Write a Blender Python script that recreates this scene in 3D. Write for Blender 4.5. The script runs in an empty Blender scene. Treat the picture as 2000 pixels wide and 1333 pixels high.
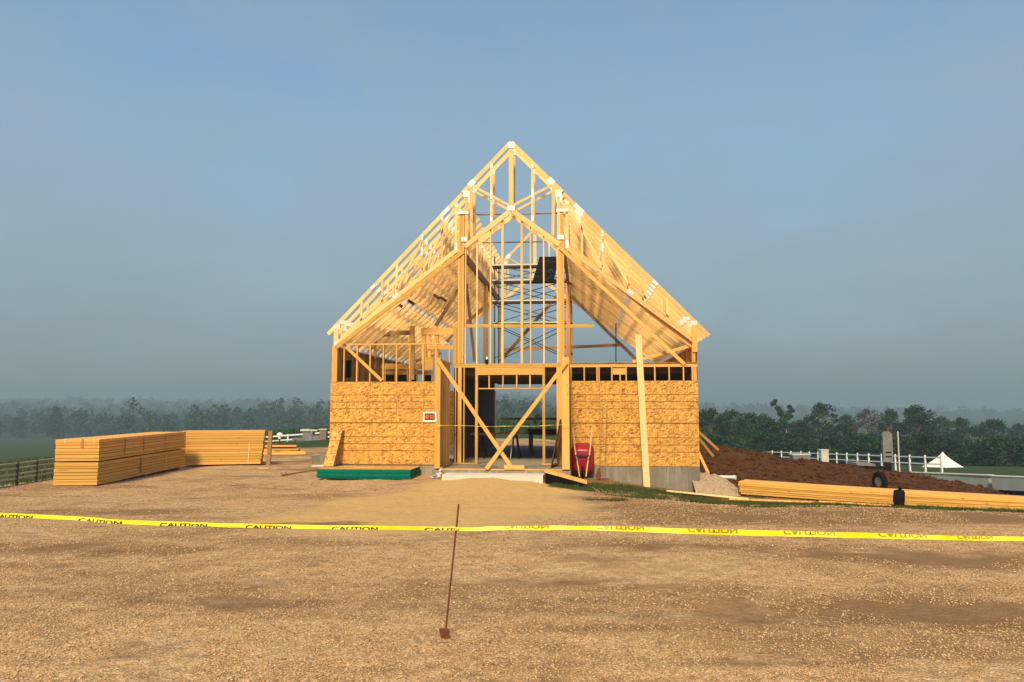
import bpy, bmesh, math, random
import numpy as np
from mathutils import Vector, Matrix, noise

random.seed(7); rng = np.random.default_rng(7)
SC = bpy.context.scene
COL = SC.collection
R = math.radians

# ------------------------------------------------------------------ camera
FPX, HCAM, HORY = 1450.0, 1.65, 797.0          # focal length in photo pixels, eye height, horizon row
TILT = math.atan((HORY - 666.5) / FPX)
cam = bpy.data.cameras.new('camera'); cam_o = bpy.data.objects.new('camera', cam); COL.objects.link(cam_o)
cam.sensor_width = 36; cam.lens = FPX / 2000 * 36; cam.clip_start = .1; cam.clip_end = 9000
cam_o.location = (0, 0, HCAM); cam_o.rotation_euler = (R(90) + TILT, 0, 0)
SC.camera = cam_o

# ------------------------------------------------------------------ sky, sun, exposure
SUN_EL, SUN_AZ = 44.0, 9.0                     # azimuth: degrees to the left of straight behind the camera
sdir = Vector((-math.sin(R(SUN_AZ)) * math.cos(R(SUN_EL)), -math.cos(R(SUN_AZ)) * math.cos(R(SUN_EL)), math.sin(R(SUN_EL))))
W = bpy.data.worlds.new('World'); SC.world = W; W.use_nodes = True
nt = W.node_tree; nt.nodes.clear()
wo = nt.nodes.new('ShaderNodeOutputWorld'); bg = nt.nodes.new('ShaderNodeBackground')
sky = nt.nodes.new('ShaderNodeTexSky'); sky.sky_type = 'NISHITA'; sky.sun_disc = False
sky.sun_elevation = R(SUN_EL); sky.sun_rotation = math.atan2(sdir.x, sdir.y)
sky.air_density = 1.0; sky.dust_density = 1.0; sky.ozone_density = 2.5
# thin smoke veil: large soft variations in the upper air
tc = nt.nodes.new('ShaderNodeTexCoord'); mp = nt.nodes.new('ShaderNodeMapping'); mp.inputs['Scale'].default_value = (1.2, 1.2, 3.2)
nz = nt.nodes.new('ShaderNodeTexNoise'); nz.inputs['Scale'].default_value = 1.7; nz.inputs['Detail'].default_value = 4; nz.inputs['Roughness'].default_value = .5
rp = nt.nodes.new('ShaderNodeValToRGB'); rp.color_ramp.elements[0].position = .3; rp.color_ramp.elements[1].position = .72
rp.color_ramp.elements[0].color = (.84, 1.17, 1.18, 1); rp.color_ramp.elements[1].color = (1.0, 1.22, 1.14, 1)
mx = nt.nodes.new('ShaderNodeMix'); mx.data_type = 'RGBA'; mx.blend_type = 'MULTIPLY'; mx.inputs[0].default_value = 1
nt.links.new(tc.outputs['Generated'], mp.inputs[0]); nt.links.new(mp.outputs[0], nz.inputs['Vector']); nt.links.new(nz.outputs['Fac'], rp.inputs[0])
nt.links.new(sky.outputs[0], mx.inputs['A']); nt.links.new(rp.outputs[0], mx.inputs['B']); 
# smoke veil: the lower the line of sight, the more of the blue is lost in an even grey (the same all round)
sx0 = nt.nodes.new('ShaderNodeSeparateXYZ'); nt.links.new(tc.outputs['Generated'], sx0.inputs[0])
rv = nt.nodes.new('ShaderNodeValToRGB'); ce = rv.color_ramp.elements
while len(ce) < 5: ce.new(.5)
for q_, (p_, f_) in zip(ce, ((0, .97), (.10, .92), (.28, .80), (.50, .42), (1, .2))): q_.position = p_; q_.color = (f_, f_, f_, 1)
mp2 = nt.nodes.new('ShaderNodeMapping'); mp2.inputs['Scale'].default_value = (1.0, 1.0, 2.4); mp2.inputs['Location'].default_value = (4.3, 1.7, .6); nt.links.new(tc.outputs['Generated'], mp2.inputs[0])
nz2 = nt.nodes.new('ShaderNodeTexNoise'); nz2.inputs['Scale'].default_value = 4.2; nz2.inputs['Detail'].default_value = 6; nz2.inputs['Roughness'].default_value = .55; nz2.inputs['Distortion'].default_value = .4; nt.links.new(mp2.outputs[0], nz2.inputs['Vector'])
ma = nt.nodes.new('ShaderNodeMath'); ma.operation = 'MULTIPLY_ADD'; ma.inputs[1].default_value = .5; nt.links.new(nz2.outputs['Fac'], ma.inputs[0])
ms_ = nt.nodes.new('ShaderNodeMath'); ms_.operation = 'SUBTRACT'; ms_.inputs[1].default_value = .25; nt.links.new(sx0.outputs[2], ms_.inputs[0]); nt.links.new(ms_.outputs[0], ma.inputs[2]); ma.use_clamp = True
nt.links.new(ma.outputs[0], rv.inputs[0])
# the smoke itself is not one grey: faint warm and cool drifts
nz3 = nt.nodes.new('ShaderNodeTexNoise'); nz3.inputs['Scale'].default_value = 3.4; nz3.inputs['Detail'].default_value = 5; nt.links.new(mp.outputs[0], nz3.inputs['Vector'])
rs = nt.nodes.new('ShaderNodeValToRGB'); rs.color_ramp.elements[0].position = .36; rs.color_ramp.elements[0].color = (.965, 1.0, .985, 1); rs.color_ramp.elements[1].position = .66; rs.color_ramp.elements[1].color = (1.035, .99, 1.005, 1); nt.links.new(nz3.outputs['Fac'], rs.inputs[0])
mv = nt.nodes.new('ShaderNodeMix'); mv.data_type = 'RGBA'; mv.inputs['B'].default_value = (1.66, 1.96, 2.25, 1)
rc = nt.nodes.new('ShaderNodeValToRGB'); cc = rc.color_ramp.elements; cc.new(.16)
for q_, (p_, c_) in zip(cc, ((0, (1.62, 1.86, 2.04)), (.16, (1.94, 2.42, 2.66)), (.34, (2.00, 2.62, 3.22)))): q_.position = p_; q_.color = (*c_, 1)
nt.links.new(sx0.outputs[2], rc.inputs[0]); mt_ = nt.nodes.new('ShaderNodeMix'); mt_.data_type = 'RGBA'; mt_.blend_type = 'MULTIPLY'; mt_.inputs[0].default_value = 1
nt.links.new(rc.outputs[0], mt_.inputs['A']); nt.links.new(rs.outputs[0], mt_.inputs['B']); nt.links.new(mt_.outputs['Result'], mv.inputs['B']); nt.links.new(rv.outputs[0], mv.inputs[0]); nt.links.new(mx.outputs['Result'], mv.inputs['A']); nt.links.new(mv.outputs['Result'], bg.inputs[0])
bg.inputs[1].default_value = .145
nt.links.new(bg.outputs[0], wo.inputs[0])
sl = bpy.data.lights.new('sun', 'SUN'); sun = bpy.data.objects.new('sun', sl); COL.objects.link(sun)
sl.energy = 4.7; sl.angle = R(11); sl.color = (1, .76, .42)
sun.rotation_euler = (-sdir).to_track_quat('-Z', 'Y').to_euler(); sun.location = (0, 0, 60)
SC.view_settings.view_transform = 'Standard'; SC.view_settings.look = 'None'; SC.view_settings.gamma = 1; SC.view_settings.exposure = 0.16
SC.render.engine = 'CYCLES'
SC.cycles.max_bounces = 7; SC.cycles.diffuse_bounces = 4; SC.cycles.glossy_bounces = 2; SC.cycles.transmission_bounces = 4
SC.cycles.volume_bounces = 1; SC.cycles.transparent_max_bounces = 8; SC.cycles.use_denoising = True
HAZE_DENSITY = .0011

# ------------------------------------------------------------------ pixel <-> place helpers
CT, ST = math.cos(TILT), math.sin(TILT)
TH = R(5.5); UX = Vector((math.cos(TH), -math.sin(TH), 0)); VX = Vector((math.sin(TH), math.cos(TH), 0))
ORG = Vector((-5.45, 22.345, 0))               # front left corner of the house; u runs right along the front, v runs back
HW, HD = 10.83, 11.0                           # house width and depth
def ray(px, py):
    a = (px - 1000) / FPX; b = (666.5 - py) / FPX
    return Vector((a, CT - b * ST, ST + b * CT))
def at(px, py, Y):
    d = ray(px, py); return d * (Y / d.y) + Vector((0, 0, HCAM))
def F(px, py, v=0.0):
    d = ray(px, py); p0 = ORG + VX * v
    s = p0.dot(VX) / d.dot(VX); w = d * s - p0
    return (w.dot(UX), d.z * s + HCAM)
def FP(px, py, v=0.0):
    u, z = F(px, py, v); return Vector((u, v, z))
def S(a, b, x):
    if a == b: return float(x > a)
    t = min(1, max(0, (x - a) / (b - a))); return t * t * (3 - 2 * t)

# ------------------------------------------------------------------ mesh builder
class MB:
    def __init__(s): s.v = []; s.f = []; s.uv = []; s.sm = []; s.mi = []
    def face(s, pts, uvs=None, smooth=False, mi=0):
        b = len(s.v); s.v += [tuple(p) for p in pts]; s.f.append(tuple(range(b, b + len(pts))))
        s.uv += list(uvs) if uvs else [(p[0], p[2] + p[1]) for p in pts]; s.sm.append(smooth); s.mi.append(mi)
    def board(s, a, b, w, t, n=(0, 1, 0), mi=0, off=None):
        """board from a to b, width w across, thickness t along n"""
        a, b = Vector(a), Vector(b); d = b - a; L = d.length; d = d.normalized()
        n = Vector(n); n = (n - d * n.dot(d)).normalized(); c = n.cross(d).normalized()
        o = random.random() * 40 if off is None else off; o2 = random.random() * 9
        P = lambda i, j, k: (a if i == 0 else b) + c * (w / 2 * j) + n * (t / 2 * k)
        def q(p4, ln, wd): s.face(p4, [(o, o2), (o + ln, o2), (o + ln, o2 + wd), (o, o2 + wd)], mi=mi)
        q([P(0, -1, -1), P(1, -1, -1), P(1, 1, -1), P(0, 1, -1)][::-1] if False else [P(0, 1, -1), P(1, 1, -1), P(1, -1, -1), P(0, -1, -1)], L, w)
        q([P(0, -1, 1), P(1, -1, 1), P(1, 1, 1), P(0, 1, 1)], L, w)
        q([P(0, 1, 1), P(1, 1, 1), P(1, 1, -1), P(0, 1, -1)], L, t)
        q([P(0, -1, -1), P(1, -1, -1), P(1, -1, 1), P(0, -1, 1)], L, t)
        for i in (0, 1):
            e = [P(i, -1, -1), P(i, -1, 1), P(i, 1, 1), P(i, 1, -1)]
            if i: e = e[::-1]
            s.face(e, [(o, o2), (o + t * .3, o2), (o + t * .3, o2 + w), (o, o2 + w)], mi=mi)
        return s
    def box(s, x0, x1, y0, y1, z0, z1, mi=0):
        d = (x1 - x0, y1 - y0, z1 - z0); k = max(range(3), key=lambda i: d[i])
        cx, cy, cz = (x0 + x1) / 2, (y0 + y1) / 2, (z0 + z1) / 2
        if k == 0: return s.board((x0, cy, cz), (x1, cy, cz), d[2], d[1], (0, 1, 0), mi)
        if k == 1: return s.board((cx, y0, cz), (cx, y1, cz), d[2], d[0], (1, 0, 0), mi)
        return s.board((cx, cy, z0), (cx, cy, z1), d[0], d[1], (0, 1, 0), mi)
    def sheet(s, o, ex, ey, n, t, mi=0, uv0=(0, 0)):
        """flat sheet: corner o, edge vectors ex, ey, thickness t along n; uv in metres"""
        o, ex, ey, n = Vector(o), Vector(ex), Vector(ey), Vector(n).normalized() * t
        lx, ly = ex.length, ey.length; u0, v0 = uv0
        a = [o, o + ex, o + ex + ey, o + ey]; b = [p + n for p in a]
        if ex.cross(ey).dot(n) > 0: a = a[::-1]; ua = [(u0, v0 + ly), (u0 + lx, v0 + ly), (u0 + lx, v0), (u0, v0)]; ub = [(u0, v0), (u0 + lx, v0), (u0 + lx, v0 + ly), (u0, v0 + ly)]; top = b; bot = a
        else: top = b[::-1]; ub = [(u0, v0 + ly), (u0 + lx, v0 + ly), (u0 + lx, v0), (u0, v0)]; bot = a; ua = [(u0, v0), (u0 + lx, v0), (u0 + lx, v0 + ly), (u0, v0 + ly)]
        s.face(top, ub, mi=mi); s.face(bot, ua, mi=mi)
        c = [o, o + ex, o + ex + ey, o + ey]
        for i in range(4):
            p, q_ = c[i], c[(i + 1) % 4]; l = (q_ - p).length
            fc = [p, q_, q_ + n, p + n]
            if (q_ - p).cross(n).dot((p + q_) / 2 - (o + (ex + ey) / 2)) < 0: fc = fc[::-1]
            s.face(fc, [(u0, v0), (u0 + l, v0), (u0 + l, v0 + t), (u0, v0 + t)], mi=mi)
        return s
    def tube(s, pts, r, seg=8, mi=0, cap=True):
        pts = [Vector(p) for p in pts]; rr = r if isinstance(r, (list, tuple)) else [r] * len(pts)
        rings = []; ref = Vector((0, 0, 1))
        for i, p in enumerate(pts):
            d = (pts[min(i + 1, len(pts) - 1)] - pts[max(i - 1, 0)]).normalized()
            x = d.cross(ref) if abs(d.dot(ref)) < .95 else d.cross(Vector((1, 0, 0)))
            x.normalize(); y = d.cross(x)
            rings.append([p + (x * math.cos(k * 2 * math.pi / seg) + y * math.sin(k * 2 * math.pi / seg)) * rr[i] for k in range(seg)])
        b = len(s.v)
        for rg in rings: s.v += [tuple(p) for p in rg]
        for i in range(len(rings) - 1):
            for k in range(seg):
                k2 = (k + 1) % seg
                s.f.append((b + i * seg + k, b + i * seg + k2, b + (i + 1) * seg + k2, b + (i + 1) * seg + k)); s.uv += [(i, k / seg), (i, k2 / seg), (i + 1, k2 / seg), (i + 1, k / seg)]; s.sm.append(True); s.mi.append(mi)
        if cap:
            for rg, fl in ((rings[0], True), (rings[-1], False)): s.face(rg if fl else rg[::-1], [(0, 0)] * seg, mi=mi)
        return s
    def mesh(s, name, mats):
        me = bpy.data.meshes.new(name); me.from_pydata(s.v, [], s.f)
        uv = me.uv_layers.new(name='UVMap'); uv.data.foreach_set('uv', np.array(s.uv, dtype=np.float32).ravel())
        me.polygons.foreach_set('use_smooth', s.sm)
        for m in (mats if isinstance(mats, (list, tuple)) else [mats]): me.materials.append(m)
        me.polygons.foreach_set('material_index', s.mi); me.update(); return me
    def build(s, name, mats, parent=None, loc=None):
        return ob(name, s.mesh(name, mats), parent, loc)

def ob(name, me, parent=None, loc=None):
    o = bpy.data.objects.new(name, me); COL.objects.link(o)
    if parent is not None: o.parent = parent
    if loc is not None: o.location = loc
    return o
def tag(o, label, cat, group=None):
    o['label'] = label; o['category'] = cat
    if group: o['group'] = group
    return o
def empty(name, loc=(0, 0, 0), rz=0.0):
    o = bpy.data.objects.new(name, None); COL.objects.link(o); o.location = loc; o.rotation_euler = (0, 0, rz); o.empty_display_size = .2
    return o
def npmesh(name, V, Fq, mat, uv=None):
    """fast mesh from numpy vertices (n,3) and faces (m,k)"""
    me = bpy.data.meshes.new(name); k = Fq.shape[1]
    me.vertices.add(len(V)); me.vertices.foreach_set('co', V.astype(np.float32).ravel())
    me.loops.add(Fq.size); me.loops.foreach_set('vertex_index', Fq.astype(np.int32).ravel())
    me.polygons.add(len(Fq)); me.polygons.foreach_set('loop_start', np.arange(0, Fq.size, k, dtype=np.int32))
    me.polygons.foreach_set('loop_total', np.full(len(Fq), k, dtype=np.int32))
    if mat: me.materials.append(mat)
    me.update(calc_edges=True); me.validate(); return me

# ------------------------------------------------------------------ materials
def newmat(name):
    m = bpy.data.materials.new(name); m.use_nodes = True; t = m.node_tree
    return m, t, t.nodes['Principled BSDF']
class N:
    def __init__(s, t): s.t = t
    def n(s, typ, **kw):
        x = s.t.nodes.new('ShaderNode' + typ)
        for k, v in kw.items(): setattr(x, k, v)
        return x
    def l(s, a, b): s.t.links.new(a, b)
    def mapping(s, src, scale, loc=(0, 0, 0), rot=(0, 0, 0)):
        m = s.n('Mapping'); m.inputs['Scale'].default_value = scale; m.inputs['Location'].default_value = loc; m.inputs['Rotation'].default_value = rot
        s.l(src, m.inputs[0]); return m.outputs[0]
    def noise(s, src, scale, detail=3, rough=.55, dist=0):
        m = s.n('TexNoise'); m.inputs['Scale'].default_value = scale; m.inputs['Detail'].default_value = detail; m.inputs['Roughness'].default_value = rough; m.inputs['Distortion'].default_value = dist
        s.l(src, m.inputs['Vector']); return m.outputs['Fac']
    def voro(s, src, scale, feature='F1', out='Distance', rand=1):
        m = s.n('TexVoronoi', feature=feature); m.inputs['Scale'].default_value = scale; m.inputs['Randomness'].default_value = rand
        s.l(src, m.inputs['Vector']); return m.outputs[out]
    def ramp(s, src, stops, interp='LINEAR'):
        m = s.n('ValToRGB'); e = m.color_ramp.elements; m.color_ramp.interpolation = interp
        while len(e) < len(stops): e.new(.5)
        for i, (p, c) in enumerate(stops):
            e[i].position = p; e[i].color = (c, c, c, 1) if isinstance(c, (int, float)) else (*c, 1)
        s.l(src, m.inputs[0]); return m.outputs[0]
    def mix(s, fac, a, b, mode='MIX'):
        m = s.n('Mix', data_type='RGBA', blend_type=mode)
        for sock, val in ((m.inputs[0], fac), (m.inputs['A'], a), (m.inputs['B'], b)):
            if hasattr(val, 'is_linked'): s.l(val, sock)
            elif isinstance(val, (int, float)): sock.default_value = val
            else: sock.default_value = (*val, 1)
        return m.outputs['Result']
    def math(s, op, a, b=0.0):
        m = s.n('Math', operation=op)
        for i, val in enumerate((a, b)):
            if hasattr(val, 'is_linked'): s.l(val, m.inputs[i])
            else: m.inputs[i].default_value = val
        return m.outputs[0]
    def bump(s, h, strength, dist, bsdf):
        b = s.n('Bump'); b.inputs['Strength'].default_value = strength; b.inputs['Distance'].default_value = dist
        s.l(h, b.inputs['Height']); s.l(b.outputs[0], bsdf.inputs['Normal'])

def wood_mat(name, c1, c2, dark, knots=True, rough=.72, var=.12):
    m, t, b = newmat(name); g = N(t); uv = g.n('UVMap').outputs[0]; oi = g.n('ObjectInfo')
    grain = g.noise(g.mapping(uv, (.9, 26, 1)), 1.6, 5, .6, .6)
    broad = g.noise(g.mapping(uv, (.5, 4, 1)), 1.3, 2)
    col = g.mix(g.ramp(grain, [(.32, 0), (.68, 1)]), c1, c2)
    col = g.mix(g.ramp(broad, [(.45, 0), (.75, .45)]), col, dark)
    if knots:
        k = g.voro(g.mapping(uv, (2.1, 9, 1)), 1.0)
        col = g.mix(g.ramp(k, [(.0, .85), (.075, .6), (.13, 0)]), col, tuple(x * .35 for x in dark))
    hs = g.n('HueSaturation'); g.l(col, hs.inputs['Color'])
    g.l(g.math('ADD', g.math('MULTIPLY', oi.outputs['Random'], var * 2.2), 1 - var * 1.1), hs.inputs['Value'])
    g.l(g.math('ADD', g.math('MULTIPLY', oi.outputs['Random'], -.02), .508), hs.inputs['Hue'])
    g.l(hs.outputs[0], b.inputs['Base Color']); b.inputs['Roughness'].default_value = rough; b.inputs['Specular IOR Level'].default_value = .25
    g.bump(grain, .25, .003, b); return m
PINE = wood_mat('pine', (.80, .465, .135), (.70, .37, .085), (.56, .26, .05), var=.23)
PINE_ROOF = wood_mat('pine_fresh', (.90, .64, .30), (.82, .53, .205), (.64, .35, .105), var=.22)
PINE_PALE = wood_mat('pine_pale', (.80, .62, .32), (.76, .55, .25), (.66, .44, .18), var=.05)
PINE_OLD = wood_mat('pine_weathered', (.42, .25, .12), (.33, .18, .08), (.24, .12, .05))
LUMBER = wood_mat('stacked_lumber', (.76, .44, .11), (.64, .335, .07), (.50, .23, .042), knots=True, var=.17)
LUMBER_R = wood_mat('treated_lumber', (.74, .45, .11), (.62, .34, .07), (.44, .20, .04), var=.30)
DARKWOOD_SHADE = wood_mat('dark_wood_and_shade', (.13, .045, .018), (.09, .028, .010), (.055, .018, .006), knots=False)  # dark brown wood; on the hall walls its darkness stands for shade

def osb_mat(name, gain=1.0, lines=True):
    m, t, b = newmat(name); g = N(t); uv = g.n('UVMap').outputs[0]; oi = g.n('ObjectInfo')
    add = g.n('VectorMath', operation='ADD'); sc = g.n('VectorMath', operation='SCALE'); sc.inputs[0].default_value = (37, 53, 0)
    g.l(oi.outputs['Random'], sc.inputs['Scale']); g.l(uv, add.inputs[0]); g.l(sc.outputs[0], add.inputs[1]); p = add.outputs[0]
    wob = g.noise(p, 5, 2)
    layers = []; hts = []
    for i, (ang, lo) in enumerate(((0.25, 0), (1.25, 7), (2.15, 13), (2.85, 21))):
        q = g.mapping(p, (9.5, 33, 1), (lo, lo * 1.7, 0), (0, 0, ang))
        # rotate first, then stretch
        r = g.mapping(p, (1, 1, 1), (lo, 0, 0), (0, 0, ang)); q = g.mapping(r, (12, 42, 1))
        c = g.voro(q, 1.0, 'F1', 'Color'); d = g.voro(q, 1.0, 'F1', 'Distance')
        sep = g.n('SeparateColor'); g.l(c, sep.inputs[0]); layers.append((sep.outputs[0], sep.outputs[1], d))
    col = g.ramp(layers[0][0], [(0, (.30 * gain, .115 * gain, .02 * gain)), (.3, (.56 * gain, .275 * gain, .06 * gain)), (1, (.76 * gain, .43 * gain,   .095 * gain))])
    for k in (1, 2, 3):
        v, pick, d = layers[k]
        c2 = g.ramp(v, [(0, (.16 * gain, .052 * gain, .009 * gain)), (.14, (.36 * gain, .15 * gain, .027 * gain)), (.30, (.55 * gain, .27 * gain, .055 * gain)), (.6, (.68 * gain, .37 * gain, .07 * gain)), (1, (.84 * gain, .54 * gain, .14 * gain))])
        col = g.mix(g.ramp(pick, [(.52, 0), (.56, 1)]), col, c2)
    col = g.mix(g.ramp(g.noise(p, .8, 2), [(.35, 0), (.7, .35)]), col, (.52 * gain, .25 * gain, .06 * gain))
    if lines:   # printed nailing lines every 16 in, plus the 24 in line
        sx = g.n('SeparateXYZ'); g.l(uv, sx.inputs[0])
        def line(sock, per, off, w):
            f_ = g.math('FRACT', g.math('ADD', g.math('DIVIDE', sock, per), off)); return g.math('LESS_THAN', g.math('ABSOLUTE', g.math('SUBTRACT', f_, .5)), w / per / 2)
        a = line(sx.outputs[1], .4064, .5, .022); b2 = line(sx.outputs[1], 1.2192, 0.0, .022); c3 = line(sx.outputs[0], .4064, .5, .016)
        a = g.math('MAXIMUM', a, b2); tot = g.math('MAXIMUM', g.math('MULTIPLY', a, .95), g.math('MULTIPLY', c3, .40))
        tot = g.math('MULTIPLY', tot, g.ramp(g.noise(p, 3, 2), [(.3, .7), (.6, 1)]))
        col = g.mix(tot, col, (.20 * gain, .08 * gain, .015 * gain))
    g.l(col, b.inputs['Base Color']); b.inputs['Roughness'].default_value = .62; b.inputs['Specular IOR Level'].default_value = .3
    g.bump(layers[1][2], .12, .002, b); return m
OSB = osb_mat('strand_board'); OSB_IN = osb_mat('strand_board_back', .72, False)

def simple(name, col, rough=.6, metal=0.0, nscale=None, amt=.15, bump=0.0, coords='Object', spec=.4):
    m, t, b = newmat(name); g = N(t)
    b.inputs['Roughness'].default_value = rough; b.inputs['Metallic'].default_value = metal; b.inputs['Specular IOR Level'].default_value = spec
    if nscale:
        p = g.n('TexCoord').outputs[coords]; n_ = g.noise(p, nscale, 5, .62)
        c = g.mix(g.ramp(n_, [(.3, 0), (.7, 1)]), tuple(x * (1 - amt) for x in col), tuple(min(1, x * (1 + amt)) for x in col))
        g.l(c, b.inputs['Base Color'])
        if bump: g.bump(n_, bump, .01, b)
    else: b.inputs['Base Color'].default_value = (*col, 1)
    return m
STEEL = simple('galvanised_plate', (.70, .71, .72), .5, .35, 30, .18)
CONC_PLAIN = simple('concrete', (.23, .20, .165), .85, 0, 2.2, .28, .25)
def conc_mat():
    m, t, b = newmat('cast_concrete'); g = N(t); p = g.n('TexCoord').outputs['Object']; oi = g.n('ObjectInfo')
    st_ = g.noise(g.mapping(p, (7, 7, .7)), 1.0, 5, .65); bl = g.noise(p, 1.6, 5, .6); fn = g.noise(p, 30, 3, .6)
    c = g.mix(g.ramp(bl, [(.3, 0), (.7, 1)]), (.17, .145, .115), (.29, .26, .22))
    c = g.mix(g.ramp(st_, [(.48, 0), (.66, .6)]), c, (.40, .375, .335))
    c = g.mix(g.ramp(st_, [(.28, .5), (.40, 0)]), c, (.12, .10, .075))
    hs = g.n('HueSaturation'); g.l(c, hs.inputs['Color']); g.l(g.math('ADD', g.math('MULTIPLY', oi.outputs['Random'], .55), .72), hs.inputs['Value'])
    g.l(hs.outputs[0], b.inputs['Base Color']); b.inputs['Roughness'].default_value = .88; g.bump(g.math('ADD', bl, fn), .3, .01, b); return m
CONC = conc_mat()
CONC_PALE = simple('concrete_pale', (.60, .57, .52), .85, 0, 3, .12, .1)
GREEN = simple('green_edge_paint', (.001, .155, .118), .9, 0, 14, .2, spec=.0)
RED = simple('red_paint', (.30, .008, .02), .38, 0, 9, .2)
BLACK = simple('black_rubber', (.009, .009, .010), .85, 0, 12, .3, spec=.08)
DARKMETAL = simple('dark_steel', (.055, .06, .075), .45, .6)
ALU = simple('aluminium', (.72, .72, .72), .4, .4)
WHITE = simple('white_vinyl', (.80, .80, .79), .5, 0, 4, .05)
TENT = simple('white_canvas', (.82, .83, .83), .7, 0, 1.5, .06)
RUST = simple('rusty_steel', (.16, .045, .022), .75, .2, 40, .4, .3)
GREY = simple('grey_stone', (.20, .19, .20), .85, 0, 3, .25, .3)
GREYWALL = simple('grey_panel_wall', (.30, .32, .30), .75, 0, .8, .12)
GREYWALL_SHADED = simple('grey_wall_shaded', (.24, .27, .29), .7, 0, .8, .12)  # darker copy of the wall grey, shadow put into the tone
FENCEBLK = simple('black_fence_rail', (.035, .034, .035), .55, 0, 6, .3)
FENCEGREY = simple('grey_fence_rail', (.42, .41, .40), .5, 0, 6, .2)
SKIRT_SHADE = simple('dark_shade_panel', (.010, .006, .006), 1.0, spec=0)  # black ramp side; elsewhere stands for shade in openings and under the far wall
TAPE = simple('yellow_plastic', (.84, .70, .008), .4, 0, 9, .14)
TAPE_DULL = simple('dull_yellow_plastic', (.62, .52, .10), .5, 0, 9, .2)
INK = simple('black_print', (.012, .012, .010), .6)
INKFADE = simple('faded_print', (.30, .25, .02), .5)
SIGNW = simple('sign_white', (.85, .84, .82), .5)
ORANGE = simple('sign_orange', (.85, .13, .03), .5)
BARK = simple('bark', (.14, .11, .085), .9, 0, 5, .35, .4)
BARK_PALE = simple('pale_bark', (.34, .31, .26), .9, 0, 5, .25, .3)
ROOFT = simple('grey_roof', (.33, .36, .36), .8, 0, 4, .12)
PVC = simple('white_pipe', (.82, .82, .80), .35)

def leaf_mat(name, c1, c2, c3):
    m, t, b = newmat(name); g = N(t); geo = g.n('NewGeometry'); oi = g.n('ObjectInfo')
    c = g.ramp(geo.outputs['Random Per Island'], [(0, c1), (.55, c2), (1, c3)])
    hs = g.n('HueSaturation'); g.l(c, hs.inputs['Color']); g.l(g.math('ADD', g.math('MULTIPLY', oi.outputs['Random'], .5), .75), hs.inputs['Value'])
    g.l(g.math('ADD', g.math('MULTIPLY', oi.outputs['Random'], .05), .475), hs.inputs['Hue'])
    g.l(hs.outputs[0], b.inputs['Base Color']); b.inputs['Roughness'].default_value = .6; b.inputs['Specular IOR Level'].default_value = .2
    tr = g.n('BsdfTranslucent'); g.l(hs.outputs[0], tr.inputs[0]); ms = g.n('MixShader'); ms.inputs[0].default_value = .25
    g.l(b.outputs[0], ms.inputs[1]); g.l(tr.outputs[0], ms.inputs[2]); g.l(ms.outputs[0], t.nodes['Material Output'].inputs[0]); return m
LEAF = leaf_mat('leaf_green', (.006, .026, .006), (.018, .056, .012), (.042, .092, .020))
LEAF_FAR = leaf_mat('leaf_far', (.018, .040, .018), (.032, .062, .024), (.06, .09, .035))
LEAF_DRY = leaf_mat('leaf_brownish', (.07, .06, .035), (.10, .085, .05), (.13, .115, .065))
GRASSM = leaf_mat('grass_blades', (.045, .075, .015), (.085, .12, .025), (.16, .16, .05))
CORNM = leaf_mat('corn_leaves', (.02, .055, .012), (.04, .09, .02), (.07, .12, .03))

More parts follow.
